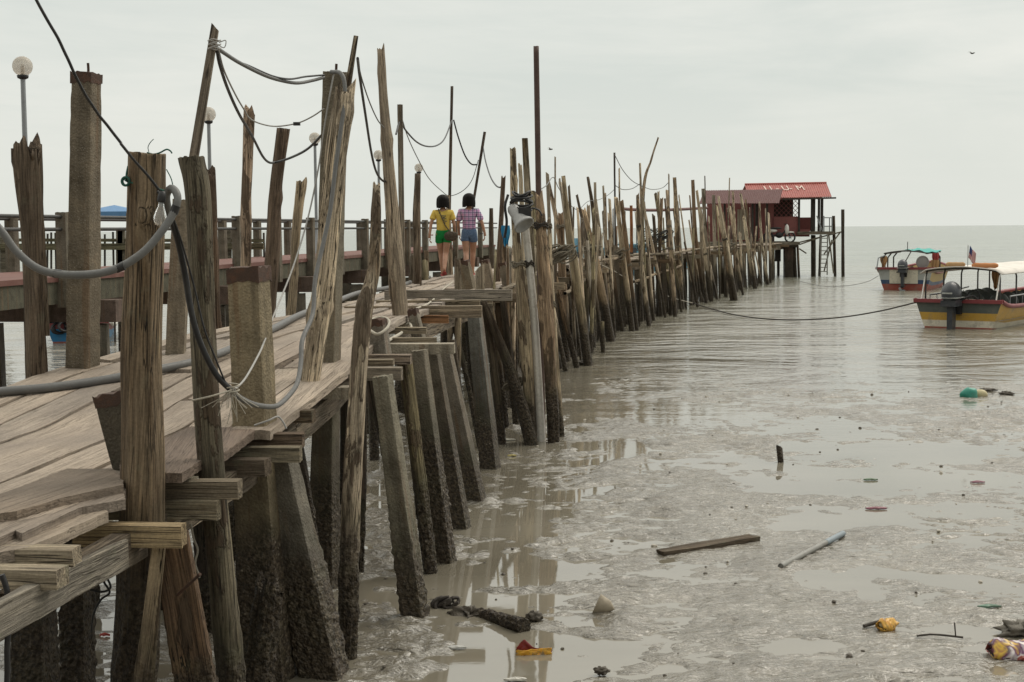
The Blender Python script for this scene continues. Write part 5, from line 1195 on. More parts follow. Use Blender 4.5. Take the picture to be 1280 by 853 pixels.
rail_tube(B2, [V((-1.2, -.1, .9)), V((-1.15, .0, 1.4)), V((-.9, .2, 1.5))], .03, M_STEEL, "stay"); rail_tube(B2, [V((.2, .3, 1.68)), V((-.1, .6, 1.2))], .025, M_STEEL, "stay"); rail_tube(B2, [V((.05, .3, 1.68)), V((.05, .3, 2.1))], .018, M_PIPE, "aerial")
nx = 10; vs = []; fs = []
for lay in (0, -.03):
    for j in range(9):
        for i in range(nx + 1): u = -.1 + 1.08 * i / nx; vs.append(V((u, .3 + 4.2 * j / 8, 1.63 + .12 * (1 - u * u) + .03 * math.sin(i * 1.3 + j) + lay)))
N_ = 9 * (nx + 1)
for j in range(8):
    for i in range(nx):
        a = j * (nx + 1) + i; fs += [(a, a + 1, a + nx + 2, a + nx + 1), (N_ + a, N_ + a + nx + 1, N_ + a + nx + 2, N_ + a + 1)]
mk("canopy", vs, fs, M_TEAL, B2, None, True)
outboard(B2, (-.05, -.36, .78), 1.15)
def on2(x, y, z): return Matrix.Translation(b2) @ Matrix.Rotation(-TH2, 4, 'Z') @ V((x, y, z))
m = MB(); m.tube([V((.26 * math.cos(t), 0, .26 * math.sin(t))) for t in np.linspace(0, 6.283, 19)[:-1]], .03, 6, closed=True); m.sphere((0, 0, 0), (.25, .02, .25)); o = m.build("net_hoop", M_MESHG, None, on2(.72, .1, 1.22)); tag(o, "grey net hoop standing on the far boat's stern", "net")
hang_cloth("life_vest", "yellow brown life vest hung at the left of the far boat", "life vest", on2(-.95, .2, 1.48), .30, .5, M_TAN, TH2)
hang_cloth("red_flag", "long red cloth hanging below the teal canopy of the far boat", "flag", on2(1.12, 1.2, 1.6), .30, .6, M_FLAGR, TH2)
hang_cloth("life_vest", "orange brown life vest beneath the far boat's red cloth", "life vest", on2(1.14, .9, 1.3), .36, .6, M_TAN, TH2)

M_TEALB = paint_mat('teal_blue_paint', (.10, .27, .36), .55, 0, .4, (.35, .36, .34), 4)
def blue_boat(name, label, loc, th, cabin=True, sc=1., body=M_BBLUE, top=M_RAIL):
    B = empty(name, loc, label, "boat", rot=(0, 0, -th))
    vs, fs, mi, K = hull(B, STN, [.05, .3, .55, .78], [0, 1, 1, 2], [0, 1, 1, 2], None)
    mk("hull", [v * sc for v in vs], fs, [M_HRED, body, top], B, mi)
    m = MB(); vs2 = [V((sx * wt * .95, y, zt * .8)) * sc for y, wt, wb, zt in STN for sx in (-1, 1)]; m.add(vs2, [(2 * i, 2 * i + 1, 2 * i + 3, 2 * i + 2) for i in range(len(STN) - 1)]); m.build("deck", M_LGREY, B)
    for sx in (-1, 1):
        m = MB(); m.tube(spline([V((sx * (wt + .01), y, zt + .02)) * sc for y, wt, wb, zt in STN], 4), .05, 8); m.build("gunwale", M_WHITE, B)
    if cabin:
        m = MB(); m.box(V((0, 2.6, 1.2)) * sc, (1.5 * sc, 2.0 * sc, 1.1 * sc)); m.box(V((0, 2.6, 1.80)) * sc, (1.8 * sc, 2.5 * sc, .09 * sc)); cb = m.build("cabin", body, B)
        for sx in (-.45, .45): m = MB(); m.box(V((sx, 1.595, 1.4)) * sc, (.45 * sc, .02, .4 * sc)); m.build("window", M_MOTOR, cb)
        for sx in (-.76, .76):
            for y in (2.1, 3.0): m = MB(); m.box(V((sx, y, 1.4)) * sc, (.02, .6 * sc, .4 * sc)); m.build("window", M_MOTOR, cb)
        m = MB(); m.tube([V((0, 2.6, 1.8)) * sc, V((0, 2.6, 3.1)) * sc], .03, 6); m.build("mast", M_DARK, B)
    return B
blue_boat("fishing_boat", "bright blue fishing boat with red rail moored under the concrete jetty", G(98, 428, 0), math.radians(-12), True, .68)
hp_ = P(72, 395, 36.0); m = MB(); rr_ = random.Random(3)
for i in range(26):
    c = hp_ + V((rr_.uniform(-.35, .35), rr_.uniform(-.2, .2), rr_.uniform(-.35, .4))); m.tube([c + V((.16 * math.cos(t), .12 * math.sin(t * 1.3), .14 * math.sin(t))) for t in np.linspace(0, 6.2, 12)], .035, 5)
tag(m.build("net_heap", M_BLACK, origin=hp_), "black heap of netting in front of the blue boat", "net")
blue_boat("fishing_boat", "blue fishing boat half hidden behind the round headed pole", G(716, 348, 0), math.radians(35), True, .9, M_TEALB, M_WHITE)
blue_boat("fishing_boat", "blue cabin boat showing behind the tied twin logs", G(768, 340, 0), math.radians(40), True, .95, M_TEALB, M_WHITE)
hang_cloth("blue_tarp", "crumpled bright blue tarp hanging left of the flood lamp", "tarp", P(632, 282, 24.5), .16, .34, paint_mat("blue_tarp_plastic", (.02, .24, .45), .5, 0, .1), 0., .03)
hang_cloth("blue_tarp", "light blue sheet tied by the heavy tan log", "tarp", P(722, 298, 38), .35, .28, paint_mat("pale_blue_plastic", (.20, .45, .62), .5, 0, .1), .3, .04)

# ------------------------------------------------------------------ the two walkers
def skin_mesh(chains, sub=2, root=None):
    """chains: lists of (point, (rx, ry)); shared points join. Grown with a Skin modifier and smoothed"""
    vs = []; rad = []; es = []; idx = {}
    for ch in chains:
        prev = None
        for p, r in ch:
            key = tuple(round(c, 4) for c in p)
            if key not in idx: idx[key] = len(vs); vs.append(p); rad.append(r if isinstance(r, tuple) else (r, r))
            if prev is not None and prev != idx[key]: es.append((prev, idx[key]))
            prev = idx[key]
    me = bpy.data.meshes.new("skin"); me.from_pydata(vs, es, []); ob = bpy.data.objects.new("skin", me); COL.objects.link(ob)
    md = ob.modifiers.new("s", 'SKIN'); md.use_smooth_shade = True
    sv = me.skin_vertices[0].data
    for i, r in enumerate(rad): sv[i].radius = r; sv[i].use_root = (i == 0)
    ms = ob.modifiers.new("u", 'SUBSURF'); ms.levels = sub; ms.render_levels = sub
    dg = bpy.context.evaluated_depsgraph_get(); dg.update(); out = bpy.data.meshes.new_from_object(ob.evaluated_get(dg)); bpy.data.objects.remove(ob)
    return [v.co.copy() for v in out.vertices], [tuple(p.vertices) for p in out.polygons]
def cloth_mat(name, kind):
    m, nt, b = new_mat(name); q = NT(nt); tc = q.n('ShaderNodeTexCoord'); v = tc.outputs['Object']
    n = q.noise(v, 60, 3); nb_ = q.noise(v, 9, 4)
    if kind == 'plaid':
        sp = q.n('ShaderNodeSeparateXYZ'); q.link(v, sp.inputs[0])
        def bands(s, f, w_, o_=0.): return q.math('LESS_THAN', q.math('ABSOLUTE', q.math('SUBTRACT', q.math('FRACT', q.math('ADD', q.math('MULTIPLY', s, f), o_)), .5)), w_)
        c = q.mix(q.math('MULTIPLY', bands(sp.outputs[0], 13, .17), .6), (.66, .55, .68), (.50, .20, .42)); c = q.mix(q.math('MULTIPLY', bands(sp.outputs[2], 13, .17), .6), c, (.50, .20, .42))
        c = q.mix(q.math('MULTIPLY', bands(sp.outputs[0], 13, .11, .5), .8), c, (.055, .035, .13)); c = q.mix(q.math('MULTIPLY', bands(sp.outputs[2], 13, .11, .5), .8), c, (.055, .035, .13))
    elif kind == 'denim': c = q.mix(q.mr(n, .35, .65), (.075, .125, .22), (.15, .215, .33))
    elif kind == 'yellow': c = q.mix(q.mr(nb_, .3, .7), (.60, .42, .085), (.72, .53, .13))
    elif kind == 'green': c = q.mix(q.mr(nb_, .3, .7), (.012, .17, .04), (.02, .25, .065))
    q.link(c, b.inputs['Base Color']); b.inputs['Roughness'].default_value = .9; b.inputs['Specular IOR Level'].default_value = .15
    q.link(q.bump(q.math('ADD', nb_, q.math('MULTIPLY', q.noise(q.mapping(v, (1, 1, .5)), 20, 3), .6)), .7, .03), b.inputs['Normal']); return m
msk, nts, bs = new_mat("skin_tone"); qs = NT(nts); tcs = qs.n('ShaderNodeTexCoord')
nts.links.new(qs.mix(qs.mr(qs.noise(tcs.outputs['Object'], 8, 3), .35, .65), (.40, .215, .135), (.48, .27, .18)), bs.inputs['Base Color']); bs.inputs['Roughness'].default_value = .55; bs.inputs['Subsurface Weight'].default_value = .05
mh, nth, bh = new_mat("black_hair"); qh = NT(nth); tch = qh.n('ShaderNodeTexCoord'); hn = qh.noise(qh.mapping(tch.outputs['Object'], (1, 1, .06)), 150, 3, .6)
nth.links.new(qh.mix(hn, (.004, .0035, .003), (.016, .013, .011)), bh.inputs['Base Color']); bh.inputs['Roughness'].default_value = .65; bh.inputs['Specular IOR Level'].default_value = .15; nth.links.new(qh.bump(hn, .8, .006), bh.inputs['Normal'])
def person(label, foot, yawr, ht, shirt, shorts, stepL, stepR, arms, sw=1., tied=False, gait=1.):
    k = ht / 1.6
    R = Matrix.Rotation(yawr, 3, 'Z')
    B = empty("person", foot, label, "person")
    T = lambda x, y, z: R @ V((x * k, y * k, z * k))
    rr = lambda a, b_=None: (a * k, (b_ or a) * k)
    hipc = T(0, 0, .86)
    spine = [(hipc, rr(.125, .098)), (T(0, -.005, .98), rr(.108, .085)), (T(0, .0, 1.12), rr(.118, .09)), (T(0, -.005, 1.24), rr(.12, .085)), (T(0, 0, 1.315), rr(.07, .06)), (T(0, .008, 1.365), rr(.046)), (T(0, .014, 1.41), rr(.055, .06))]
    head = [(spine[-1][0], spine[-1][1]), (T(0, .02, 1.47), rr(.074, .088)), (T(0, .016, 1.535), rr(.066, .078)), (T(0, .014, 1.575), rr(.032, .04))]
    ch = [spine, head]
    legs = {}
    for sx, (ky, kz, ay, az, ty, tz) in ((-1, stepL), (1, stepR)):
        hip = (T(sx * .082, 0, .80), rr(.092, .09)); kn = (T(sx * .072 * (.5 + .5 * gait), ky, kz), rr(.056, .06)); cf = (T(sx * .07 * (.3 + .7 * gait), (ky * .55 + ay * .45) - .02, kz * .62 + az * .38), rr(.053, .056)); an = (T(sx * .062 * gait, ay, az), rr(.033, .038)); to = (T(sx * .068 * gait, ay + ty * .55, az + tz * .7 - .02), rr(.036, .026)); t2 = (T(sx * .072 * gait, ay + ty, az + tz - .035), rr(.034, .017)); he = (T(sx * .062 * gait, ay - .035, az - .045), rr(.026, .022))
        th = (hip[0].lerp(kn[0], .5), rr(.076, .078)); ch.append([(hipc, spine[0][1]), hip, th, kn, cf, an, to, t2]); ch.append([an, he]); legs[sx] = (hip, th, kn, an, t2, he)
    hands = []
    for sx, (ex, ey, ez, wx, wy, wz) in ((-1, arms[0]), (1, arms[1])):
        shd = (T(sx * .165, -.005, 1.268), rr(.053)); el = (T(sx * ex, ey, ez), rr(.034)); wr = (T(sx * wx, wy, wz), rr(.022, .025)); pl = (T(sx * wx, wy + .015, wz - .05), rr(.018, .036)); ua = (shd[0].lerp(el[0], .5), rr(.042)); fa = (el[0].lerp(wr[0], .35), rr(.034))
        ch.append([(spine[3][0], spine[3][1]), shd, ua, el, fa, wr, pl]); hands.append((sx, pl[0], wr[0], shd, el))
    vs, fs = skin_mesh(ch, 2)
    mb_ = MB(); mb_.add(vs, fs, 0, True)
    for sx, pl, wr, shd, el in hands:
        d = (pl - wr).normalized()
        for i, (ln, fy) in enumerate(((.062, .026), (.072, .009), (.067, -.009), (.052, -.025))):
            a = pl + R @ V((0, fy * k, -.02 * k)); b_ = a + d * ln * .5 * k + R @ V((-sx * .006 * k, 0, 0)); c = b_ + d * ln * .42 * k + R @ V((-sx * .018 * k, .004, 0)); e_ = c + d * ln * .2 * k + R @ V((-sx * .016 * k, 0, 0))
            mb_.tube([a, b_, c, e_], [.0088 * k, .0085 * k, .0075 * k, .005 * k], 7)
        a = wr + (pl - wr) * .45 + R @ V((0, .022 * k, 0)); mb_.tube([a, a + R @ V((-sx * .012 * k, .03 * k, -.025 * k)), a + R @ V((-sx * .018 * k, .035 * k, -.055 * k))], [.012 * k, .010 * k, .006 * k], 7)
    # face: nose, ears, brow
    mb_.sphere(T(0, .115, 1.463), (.013 * k, .018 * k, .02 * k), 0, 10, 8); mb_.sphere(T(0, .10, 1.425), (.022 * k, .012 * k, .007 * k), 0, 10, 6)
    for sx in (-1, 1): mb_.sphere(T(sx * .078, .015, 1.465), (.012 * k, .02 * k, .03 * k), 0, 8, 8)
    mb_.build("body", msk, B)
    em = MB()
    for sx in (-1, 1): em.sphere(T(sx * .03, .096, 1.488), (.013 * k, .008 * k, .007 * k), 0, 8, 6)
    em.build("eyes", M_BLACK, B)
    # hair: a chin length bob, cut straight, open at the face
    hv = []; hf = []; nu, nv = 44, 20
    for j in range(nv + 1):
        f = j / nv
        for i in range(nu):
            a = 2 * math.pi * i / nu; front = max(0, math.sin(a))
            low = 1.362 + (.118 * max(0, (front - .35) / .65) ** .6 if front > .35 else 0) + .03 * mn.noise(V((math.cos(a) * 3, math.sin(a) * 3, ht * 9))) + .02 * mn.noise(V((math.cos(a) * 11, math.sin(a) * 11, ht * 9)))
            if f < .55:
                t = f / .55 * math.pi / 2; r_ = math.sin(t); z = 1.515 + .10 * math.cos(t); z0 = 1.515
            else:
                g_ = (f - .55) / .45; r_ = 1 + .06 * math.sin(g_ * 2.4) - .05 * g_ * g_; z = 1.515 + (min(low, 1.515) - 1.515) * g_
            n_ = 1 + .05 * mn.noise(V((math.cos(a) * 2.2, math.sin(a) * 2.2, z * 5 + ht * 30))) + .045 * f * mn.noise(V((math.cos(a) * 9, math.sin(a) * 9, z * 2 + ht * 30)))
            hv.append(T(.112 * r_ * math.cos(a) * n_, .008 + .118 * r_ * math.sin(a) * n_, z))
    for j in range(nv):
        for i in range(nu): hf.append((j * nu + i, j * nu + (i + 1) % nu, (j + 1) * nu + (i + 1) % nu, (j + 1) * nu + i))
    o = mk("hair", hv, hf, mh, B, None, True); md = o.modifiers.new("thick", 'SOLIDIFY'); md.thickness = .012; md.offset = -1
    # clothes grown over the body
    def over(lst, g_): return [(p, (r[0] + g_ * k, r[1] + g_ * k)) for p, r in lst]
    zb = .865 if not tied else .95
    base = (T(0, -.004, zb), rr(.150, .125) if not tied else rr(.122, .098))
    tv = [[base] + over(spine[1:4] if not tied else spine[2:4], .028) + [(T(0, -.004, 1.30), rr(.088, .072)), (T(0, .0, 1.335), rr(.06, .055))]]
    for sx, pl, wr, shd, el in hands: tv.append([over([spine[3]], .028)[0], (shd[0], rr(.068)), (shd[0].lerp(el[0], .45), rr(.070)), (shd[0].lerp(el[0], sw), rr(.074))])
    vs, fs = skin_mesh(tv, 2); so_ = mk("shirt", vs, fs, shirt, B, None, True)
    sv_ = [[(T(0, 0, .965), rr(.146, .122)), (T(0, 0, .915), rr(.15, .125)), (hipc, rr(.15, .124))]]
    for sx in (-1, 1):
        hip, th, kn, an, t2, he = legs[sx]; sv_.append([(hipc, rr(.15, .124)), (hip[0], rr(.104, .106)), (hip[0].lerp(kn[0], .30), rr(.097, .098)), (hip[0].lerp(kn[0], .36), rr(.096, .097))])
    vs, fs = skin_mesh(sv_, 2); mk("shorts", vs, fs, shorts, B, None, True)
    for sx in (-1, 1):
        hip, th, kn, an, t2, he = legs[sx]; d = (t2[0] - he[0]); y_ = d.normalized(); x_ = R @ V((1, 0, 0)); z_ = x_.cross(y_).normalized()
        m = MB(); c = (t2[0] + he[0]) / 2 - z_ * .024 * k; m.sphere(c, (.045 * k, d.length * .62, .012 * k), 0, 14, 8, Matrix((x_, y_, z_)).transposed())
        m.tube(spline([c + x_ * .04 * k + y_ * .03, c + y_ * .05 + z_ * .05 * k, c - x_ * .04 * k + y_ * .03], 5), .008 * k, 6)
        m.build("sandal", M_FLAGR if not tied else M_BLACK, B)
    return B, T, k
def deckp(px, py, Y): p = P(px, py, Y); p.z = DZ(Y) + .012; return p
A_sh = cloth_mat("yellow_cotton", 'yellow'); A_st = cloth_mat("green_cotton", 'green')
PA, TA, kA = person("woman in yellow tee and green shorts with brown shoulder bag, walking away", deckp(554.5, 345, 27.6), math.radians(3), 1.56, A_sh, A_st,
    (.14, .47, .16, .085, .15, .0), (.02, .45, -.26, .17, .10, -.08), ((.24, -.05, 1.04, .27, -.06, .81), (.22, -.02, 1.03, .23, .10, .83)), .66, False, .25)
PB, TB, kB = person("woman in purple plaid shirt and denim shorts, walking on the right", deckp(587, 347, 27.9), math.radians(-2), 1.59, cloth_mat("plaid_cotton", 'plaid'), cloth_mat("denim_blue", 'denim'),
    (-.02, .45, -.24, .16, .10, -.08), (.15, .47, .16, .085, .15, .0), ((.215, -.02, 1.03, .205, .12, .84), (.26, -.06, 1.04, .31, -.04, .83)), .86, False, .7)
# shoulder bag of the woman in yellow, its strap, a print on the tee, a wristband
bgc = TA(.155, -.115, .80); m = MB(); m.sphere(bgc, (.135, .055, .10), 0, 18, 12); 
for v in m.v: v.z += .02 * mn.noise(v * 14)
mbg = paint_mat("brown_bag_cloth", (.085, .065, .045), .9, 0, .4, (.18, .14, .10), 30, .7)
o = m.build("shoulder_bag", mbg, None, PA.location + bgc); o.data.transform(Matrix.Translation(-bgc)); tag(o, "brown shoulder bag hanging at the hip of the woman in yellow", "bag")
m = MB(); m.sphere(V((0, -.045, .03)), (.13, .022, .06), 0, 14, 8); m.build("flap", mbg, o)
st_ = MB(); st_.tube(spline([TA(-.085, .04, 1.335) - bgc, TA(-.085, -.07, 1.315) - bgc, TA(-.03, -.122, 1.18) - bgc, TA(.04, -.122, 1.02) - bgc, TA(.11, -.128, .92) - bgc, TA(.15, -.125, .85) - bgc], 6), .011, 6); st_.build("strap", mbg, o)
m = MB()
for (x, z, w_, h_) in ((-.02, 1.205, .06, .012), (.03, 1.20, .03, .02), (.0, 1.165, .035, .03), (.035, 1.15, .03, .012), (.0, 1.12, .05, .012), (.04, 1.095, .04, .018), (.02, 1.06, .02, .02)): m.box(TA(x + .015, -.112, z), (w_ * kA, .012, h_ * kA))
m.build("shirt_print", M_GGREY, PA)
m = MB(); w0 = TA(-.235, .028, .825); m.tube([w0 + V((.03 * math.cos(t), .034 * math.sin(t), 0)) for t in np.linspace(0, 6.28, 14)[:-1]], .011, 6, closed=True); m.build("wristband", M_FLAGR, PA)
m = MB(); w0 = TB(.24, .03, .83); m.tube([w0 + V((.03 * math.cos(t), .034 * math.sin(t), 0)) for t in np.linspace(0, 6.28, 14)[:-1]], .009, 6, closed=True); m.build("wristband", M_BLACK, PB)

# ------------------------------------------------------------------ waste and drift lying on the flat
def lumpy(name, label, cat, px, py, size, mat, seed, sq=(1, 1, 1), z=.0, rough=.35):
    c = G(px, py, 0); c.z = z; m = MB(); m.sphere((0, 0, 0), (size * sq[0], size * sq[1], size * sq[2]), 0, 26, 18); k = V((seed * 3.1, seed, 0))
    m.v = [v * (1 + rough * 1.3 * mn.noise(v * (2.2 / size) + k) + rough * .9 * mn.noise(v * (5 / size) + k)) for v in m.v]
    return tag(m.build(name, mat, None, c), label, cat)
M_MUDL = paint_mat("caked_mud", (.085, .07, .05), .6, 0, .4, (.03, .025, .018), 12, .8)
board("drift_plank", G(826, 688, .05), G(942, 669, .06), .15, .05, M_BEAM, (.16, .125, .09), None, 4, .012)
tag(bpy.data.objects["drift_plank"], "dark waterlogged plank lying flat on the mud", "plank")
a, b_ = G(976, 708, .035), G(1054, 667, .035); m = MB(); m.tube([a, a.lerp(b_, .72)], .024, 12, 0, False); m.tube([a.lerp(b_, .004), a.lerp(b_, .05)], .018, 10); o = m.build("plastic_pipe", paint_mat("weathered_grey_pipe", (.27, .265, .24), .5, 0, .6), origin=a); m = MB(); m.tube([a.lerp(b_, .7) - a, b_ - a], .026, 12); m.build("pipe_sleeve", paint_mat("pale_blue_pipe", (.24, .29, .32), .5, 0, .2), o)
tag(o, "pale pipe with bluish end lying in a puddle", "pipe")
post("short slanted stump with pale cut standing out of the mud", "stump", (976, 578), (974, 559), None, 7, 8, color=(.10, .08, .06), name='log_stump', head='slant', sink=.2)
post("muddy sunken log pointing from the raking pile toward the orange wrapper", "log", (600, 768), (655, 783), None, 14, 20, color=(.09, .07, .05), name='sunken_log', sink=0, ground=False, tY=G(655, 790).y, rough=.08)
lumpy("mud_lump", "dark weedy clump around the foot of the nearest raking pile", "mud clump", 588, 768, .075, M_MUDL, 1, (1.3, 1, .5), .0, .9)
lumpy("mud_lump", "black lump beside the end of the sunken log", "mud clump", 668, 776, .05, M_MUDL, 2, (1.2, 1, .7), .03)
lumpy("mud_lump", "muddy lump at the bottom edge of the flat", "mud clump", 752, 845, .035, M_MUDL, 3, (1.3, 1, .7), .03)
lumpy("stone", "grey stone with dark hollow above the snack wrapper", "stone", 1276, 793, .095, paint_mat("grey_stone", (.14, .125, .10), .7, 0, .4, (.1, .09, .07), 10, .7), 4, (1.4, 1, .6), .03, .6)
lumpy("stone", "small dark stone by the palisade water's edge", "stone", 725, 456, .09, M_MUDL, 6, (1.3, 1, .6), .03)
lumpy("stone", "low grey stone right of the teal bag", "stone", 1258, 494, .085, M_MUDL, 7, (1.3, 1, .5), .02)
lumpy("stone", "flat dark stone near the teal bag", "stone", 1234, 489, .08, M_MUDL, 8, (1.6, 1, .4), .02)
# orange chip packet, half open, floating on a pool
def wrap_mat(name, cols):
    m, nt, b = new_mat(name); q = NT(nt); tc = q.n('ShaderNodeTexCoord'); n = q.noise(tc.outputs['Object'], 9, 2, .4, .8); dn = q.noise(tc.outputs['Object'], 22, 4, .7)
    q.link(q.mix(q.mr(dn, .52, .66, 0, .8), q.ramp(n, [((i + .5) / len(cols) * .6 + .2, c) for i, c in enumerate(cols)]), (.12, .10, .075)), b.inputs['Base Color']); b.inputs['Roughness'].default_value = .3; return m
def packet(name, label, px, py, w_, h_, mat, inner, rz, seed, bulge=.05, open_=.07):
    c = G(px, py, 0); c.z = .015; nx, ny = 26, 14; vs = []; fs = []; mi = []
    for lay in (1, -1):
        for j in range(ny + 1):
            for i in range(nx + 1):
                u, v = i / nx * 2 - 1, j / ny * 2 - 1; f = (1 - u ** 4) * (1 - v * v)
                op = open_ * max(0, -u - .2) * (1 - v * v) * 1.4
                z = lay * (bulge * f + (op if lay > 0 else 0)) + .014 * mn.noise(V((u * 3 + seed, v * 3, lay))) + .012 * abs(mn.noise(V((u * 5 + seed, v * 4, 2)))) + .008
                vs.append((u * w_, v * h_ * (1 - .12 * abs(u)) + .01 * mn.noise(V((u * 5, v * 5, seed))), max(z, -.02) + .03 * max(0, u) ** 2))
    N_ = (nx + 1) * (ny + 1)
    for j in range(ny):
        for i in range(nx):
            a = j * (nx + 1) + i; fs += [(a, a + 1, a + nx + 2, a + nx + 1), (N_ + a, N_ + a + nx + 1, N_ + a + nx + 2, N_ + a + 1)]
    o = mk(name, vs, fs, mat, None, None, True, c); o.rotation_euler = (0, 0, rz); md = o.modifiers.new("thick", 'SOLIDIFY'); md.thickness = .002
    m = MB(); m.sphere((-w_ * .62, 0, .03), (w_ * .3, h_ * .6, open_ * .55), 0, 12, 8); m.build("open_mouth", inner, o)
    return tag(o, label, "wrapper")
c = G(665, 818, 0); c.z = .0; vs = []; fs = []; nx, ny = 24, 8
for sd in (0, 1):
    for j in range(ny + 1):
        for i in range(nx + 1):
            u, v = i / nx, j / ny; x = (u - .45) * .235; mouth = math.exp(-((u - .24) / .17) ** 2)
            yb_ = (-.03 if sd == 0 else .045) * (1 - u * .75) * (1 - .5 * v) - (.02 * mouth * v if sd == 0 else -.03 * mouth * v)
            hgt = (.038 + .012 * u) if sd == 0 else (.034 + .055 * mouth + .012 * u)
            vs.append((x + .010 * mn.noise(V((u * 5, v * 3, sd))), yb_ + .010 * mn.noise(V((u * 7, v * 3, 3 + sd))), -.006 + hgt * v * (1 + .12 * mn.noise(V((u * 8, 0, sd))))))
for sd in (0, 1):
    o_ = sd * (nx + 1) * (ny + 1)
    for j in range(ny):
        for i in range(nx): a = o_ + j * (nx + 1) + i; fs.append((a, a + 1, a + nx + 2, a + nx + 1))
nf = len(fs) // 2; o = mk("snack_wrapper", vs, fs, [wrap_mat("orange_foil", [(.60, .20, .02), (.70, .38, .03), (.62, .27, .02), (.72, .46, .06)]), paint_mat("dark_red_foil", (.22, .022, .02), .35)], None, [0] * nf + [1] * nf, True, c); md = o.modifiers.new("thick", 'SOLIDIFY'); md.thickness = .002; tag(o, "orange and yellow chip packet floating in a pool by the sunken log", "wrapper")
packet("snack_wrapper", "crumpled red, yellow and white snack packet at the right edge", 1268, 822, .16, .11, wrap_mat("gaudy_foil", [(.20, .01, .07), (.65, .42, .05), (.10, .01, .08), (.66, .62, .60), (.45, .05, .03), (.5, .46, .5)]), paint_mat("purple_foil", (.12, .01, .05), .4), .0, 2, .085, .06)
packet("paper_cup", "crushed orange cup half sunk in the mud", 1109, 788, .07, .05, wrap_mat("cup_paper", [(.60, .25, .03), (.70, .42, .08), (.55, .22, .03)]), paint_mat("cup_inner", (.45, .36, .2), .6), .5, 3, .05, .04)
m = MB(); c = G(768, 768, 0); m.lathe([(.004, .0), (.07, .05), (.11, .14), (.105, .14), (.06, .05)], 14, R=V((-.75, .1, .25)).normalized().to_track_quat('Z', 'Y').to_matrix() ); m.v = [V((v.x, v.y * .6, max(-.04, v.z * .75 + .035))) for v in m.v]
tag(m.build("shell_fragment", paint_mat("pale_husk", (.34, .29, .21), .6, 0, .5, (.08, .06, .04), 9), None, c), "pale curved husk fragment sticking out of a puddle", "husk")
c = G(1212, 497, 0); m = MB(); m.sphere((0, 0, .04), (.15, .11, .12), 0, 18, 12); m.v = [v * (1 + .25 * mn.noise(v * 9)) for v in m.v]; o = m.build("plastic_bag", paint_mat("teal_plastic", (.03, .27, .20), .4, 0, .4), None, c); tag(o, "teal plastic bag bulging in the shallows", "bag")
c = G(1224, 496, 0); m = MB(); m.sphere((0.02, 0, .03), (.12, .08, .09), 0, 16, 10); tag(m.build("float", paint_mat("cream_float", (.55, .48, .28), .5, 0, .3), None, c), "cream yellow float beside the teal plastic bag", "float")
for lab, px, py, w_, col in (("pink plastic scrap pressed in the mud above the pale pipe", 1095, 637, .15, (.22, .07, .10)), ("small pink scrap in the mud toward the right edge", 1222, 604, .10, (.25, .08, .12)), ("pale green scrap lying in the puddle over the stone", 1236, 760, .12, (.10, .20, .14)), ("faint green strip on the mud right of the slanted stump", 1088, 601, .12, (.10, .17, .10)), ("white plastic scrap among the feet of the raking piles", 634, 551, .16, (.6, .58, .5)), ("yellow scrap near the feet of the raking piles", 640, 571, .08, (.5, .42, .15)), ("white rag half buried at the bottom of the flat", 644, 852, .10, (.6, .58, .52)), ("red scrap in the mud under the walk by the bulb post", 131, 796, .05, (.45, .05, .04)), ("white scrap in the dark water under the walk", 568, 812, .10, (.5, .5, .47))):
    c = G(px, py, 0); c.z = .018; m = MB(); n_ = 18; ring = [V((w_ * (.7 + .5 * mn.noise(V((i * .9, px, 0)))) * math.cos(6.283 * i / n_), .30 * w_ * (.6 + .5 * mn.noise(V((i * .9, py, 3)))) * math.sin(6.283 * i / n_), .008 * mn.noise(V((i * 1.7, px, 1))))) for i in range(n_)]
    m.add(ring + [V((0, 0, .012))] + [v - V((0, 0, .012)) for v in ring], [(i, (i + 1) % n_, n_) for i in range(n_)] + [(n_ + 1 + i, n_ + 1 + (i + 1) % n_, (i + 1) % n_, i) for i in range(n_)])
    tag(m.build("plastic_scrap", paint_mat("scrap_plastic", col, .5, 0, .35, (.2, .17, .13), 12), None, c), lab, "scrap")
a, b_ = G(1146, 795, .03), G(1204, 797, .03); m = MB(); m.tube(spline([a, a.lerp(b_, .4) + V((0, .01, .01)), b_], 5), .008, 6); m.tube([a.lerp(b_, .84), a.lerp(b_, .84) + V((-.01, 0, .10))], .005, 5); tag(m.build("driftwood_stick", M_DARK, origin=a), "thin forked driftwood stick between the crushed cup and the snack packet", "stick")
a, b_ = G(1080, 783, .03), G(1118, 776, .03); m = MB(); m.tube(spline([a, a.lerp(b_, .5) + V((0, .0, .012)), b_], 5), .014, 6); tag(m.build("driftwood_stick", M_DARK, origin=a), "short dark driftwood stick beside the crushed orange cup", "stick")
# pebbles, shells and mud crumbs nobody would count
m = MB(); rp = random.Random(21); col = []
for i in range(190):
    x, y = rp.uniform(-1.2, 8), rp.uniform(8, 24) if rp.random() < .7 else rp.uniform(8, 15)
    if x > .36 * y + .3: continue
    s = rp.choice([.006, .008, .010, .013, .02]) * rp.uniform(.7, 1.3); z = max(0, float(mud_h(np.array([x]), np.array([y]))[0]))
    k = V((i * 1.7, 0, 0)); t_ = MB(); t_.sphere((0, 0, 0), (s * rp.uniform(.9, 1.9), s, s * .65), 0, 7, 5, Matrix.Rotation(rp.uniform(0, 3), 3, 'Z')); m.add([V((x, y, z + s * .3)) + v * (1 + .4 * mn.noise(v * (2 / s) + k)) for v in t_.v], t_.f, 0 if rp.random() < .75 else 1)
tag(m.build("shore_debris", [M_MUDL, paint_mat("shell_grit", (.45, .41, .34), .6, 0, .3)]), kind='stuff')

